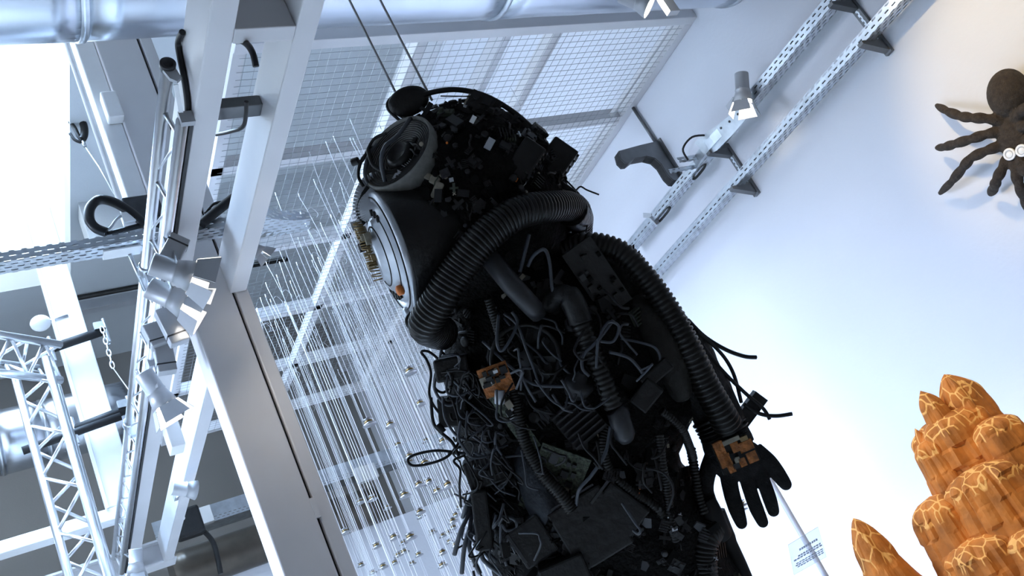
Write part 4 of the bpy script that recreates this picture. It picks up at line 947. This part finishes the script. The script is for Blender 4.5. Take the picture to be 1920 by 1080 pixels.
# ------------------------------------------------------------------ spider on the wall
XS = 3.90
def Q(x, y, d=0): return onX(x, y, XS-d)
so = onX(1905, 250, XS)
sp = thing('spider_model', so, 'large dark brown felt spider with white button eyes on the wall', 'spider model')
b = MB()
uz = Vector((0, 0, 1)); uy = Vector((0, 1, 0)); ux = Vector((1, 0, 0)); sp_s = 4.0/FOC
ab = Q(1891, 176); th_ = Q(1904, 256); sax = (ab-th_); sax.x = 0; sax.normalize(); sct = sax.cross(ux).normalized()
b.ball(ab, sct*36*sp_s, ux*.085, sax*46*sp_s, 20, 14); b.ball(th_, sct*33*sp_s, ux*.06, sax*44*sp_s, 20, 14)
def leg(pts, r=(9.5, 9.5, 9, 9, 8, 5.5)):
    q = [Q(*p) for p in pts]
    for i in range(len(q)-1):
        k = 6; r0 = r[min(i, 5)]*sp_s; r1 = r[min(i+1, 5)]*sp_s
        b.tube([q[i].lerp(q[i+1], j/k) for j in range(k+1)], [(r0+(r1-r0)*j/k)*(.86+.30*math.sin(math.pi*j/k)) for j in range(k+1)], 12)
        b.ball(q[i+1], ux*r1*.86, uy*r1*.86, uz*r1*.86, 10, 8)
LEGS = [[(1885, 228, .02), (1850, 222, .06), (1822, 221, .07), (1800, 218, .06), (1775, 208, .03), (1757, 198, -.05)],
        [(1880, 245, .02), (1848, 252, .06), (1820, 261, .07), (1790, 270, .05), (1770, 276, .02), (1757, 277, -.03)],
        [(1880, 272, .02), (1848, 283, .06), (1820, 296, .07), (1805, 315, .06), (1785, 340, .03), (1763, 362, -.05)],
        [(1893, 290, .02), (1880, 315, .06), (1868, 338, .07), (1865, 350, .04), (1858, 362, -.03)],
        [(1903, 298, .02), (1904, 320, .06), (1910, 345, .06), (1920, 370, .02), (1930, 395, -.03)]]
for l in LEGS: leg(l)
for l in LEGS[:4]:                                # the far side, mirrored about the body axis (beyond the frame)
    out = []
    for x, y, d in l:
        q = Q(x, y, d); v_ = q-th_; q = q-sct*(2*v_.dot(sct)); out.append(q)
    for i in range(len(out)-1):
        b.tube([out[i], out[i].lerp(out[i+1], .5), out[i+1]], [11*sp_s, 11*sp_s, 8*sp_s], 12)
bd = b.part('body', M_spider, sp)
md = bd.modifiers.new('remesh', 'REMESH'); md.mode = 'VOXEL'; md.voxel_size = .005; md.use_smooth_shade = True
md = bd.modifiers.new('smooth', 'SMOOTH'); md.iterations = 2
for x, y in ((1894, 289), (1917, 282)):
    c = Q(x, y, .055)
    ey = MB().lathe(c, -ux, [(.026, 0), (.026, .008), (.021, .010), (.018, .007), (.012, .007), (.009, .010), (0, .010)], 24).part('eye', M_eye, sp, 'white button eye')
    MB().tube([c-ux*.0095+(uy*math.cos(a)+uz*math.sin(a))*.0155 for a in [2*math.pi*k/20 for k in range(21)]], .0012, 6, caps=False).part('eye_ring', M_lampg, ey)

# ------------------------------------------------------------------ sign on a post
SD = 2.9
pa, pb = at(1437, 892, SD), at(1545, 1075, SD)
sg = thing('information_sign', Vector((pb.x, pb.y, 0)), 'clear acrylic information sign on a slim white post by the glove', 'sign')
MB().tube([Vector((pb.x, pb.y, 0)), Vector((pb.x, pb.y, pa.z+.05))], .0095, 14).part('post', mat('pale_post', (.62, .62, .70), .4), sg)
MB().lathe((pb.x, pb.y, 0), (0, 0, 1), [(.16, 0), (.16, .01), (.02, .014)], 28).part('foot', M_white, sg)
c1, c2_, c3, c4 = at(1534, 988, SD-.06), at(1550, 1044, SD-.06), at(1489, 1078, SD-.06), at(1478, 1022, SD-.06)
nn = (c2_-c1).cross(c4-c1).normalized()*.003
ac = mat('clear_acrylic', (.93, .96, 1), .05, var=.01, trans=.85)
pl = MB().prism([c1, c2_, c3, c4], nn).part('acrylic_plate', ac, sg)
M_ink = mat('grey_blue_print', (.45, .50, .62), .7, var=.2, scale=400)
for f0, f1, g0, g1 in ((.30, .37, .12, .72), (.48, .53, .06, .80), (.55, .60, .04, .95), (.68, .72, .05, .90), (.74, .78, .05, .93), (.80, .84, .05, .88)):
    A = lambda u, v: c1.lerp(c2_, v).lerp(c4.lerp(c3, v), u)
    nwords = 9
    for k in range(nwords):
        u0 = g0+(g1-g0)*k/nwords; u1 = u0+(g1-g0)/nwords*.78
        off = -nn*.2 if (nn.dot(CF) > 0) else nn*1.2
        MB().prism([A(u0, f0)+off, A(u1, f0)+off, A(u1, f1)+off, A(u0, f1)+off], off*.05).part('printed_word', M_ink, pl)
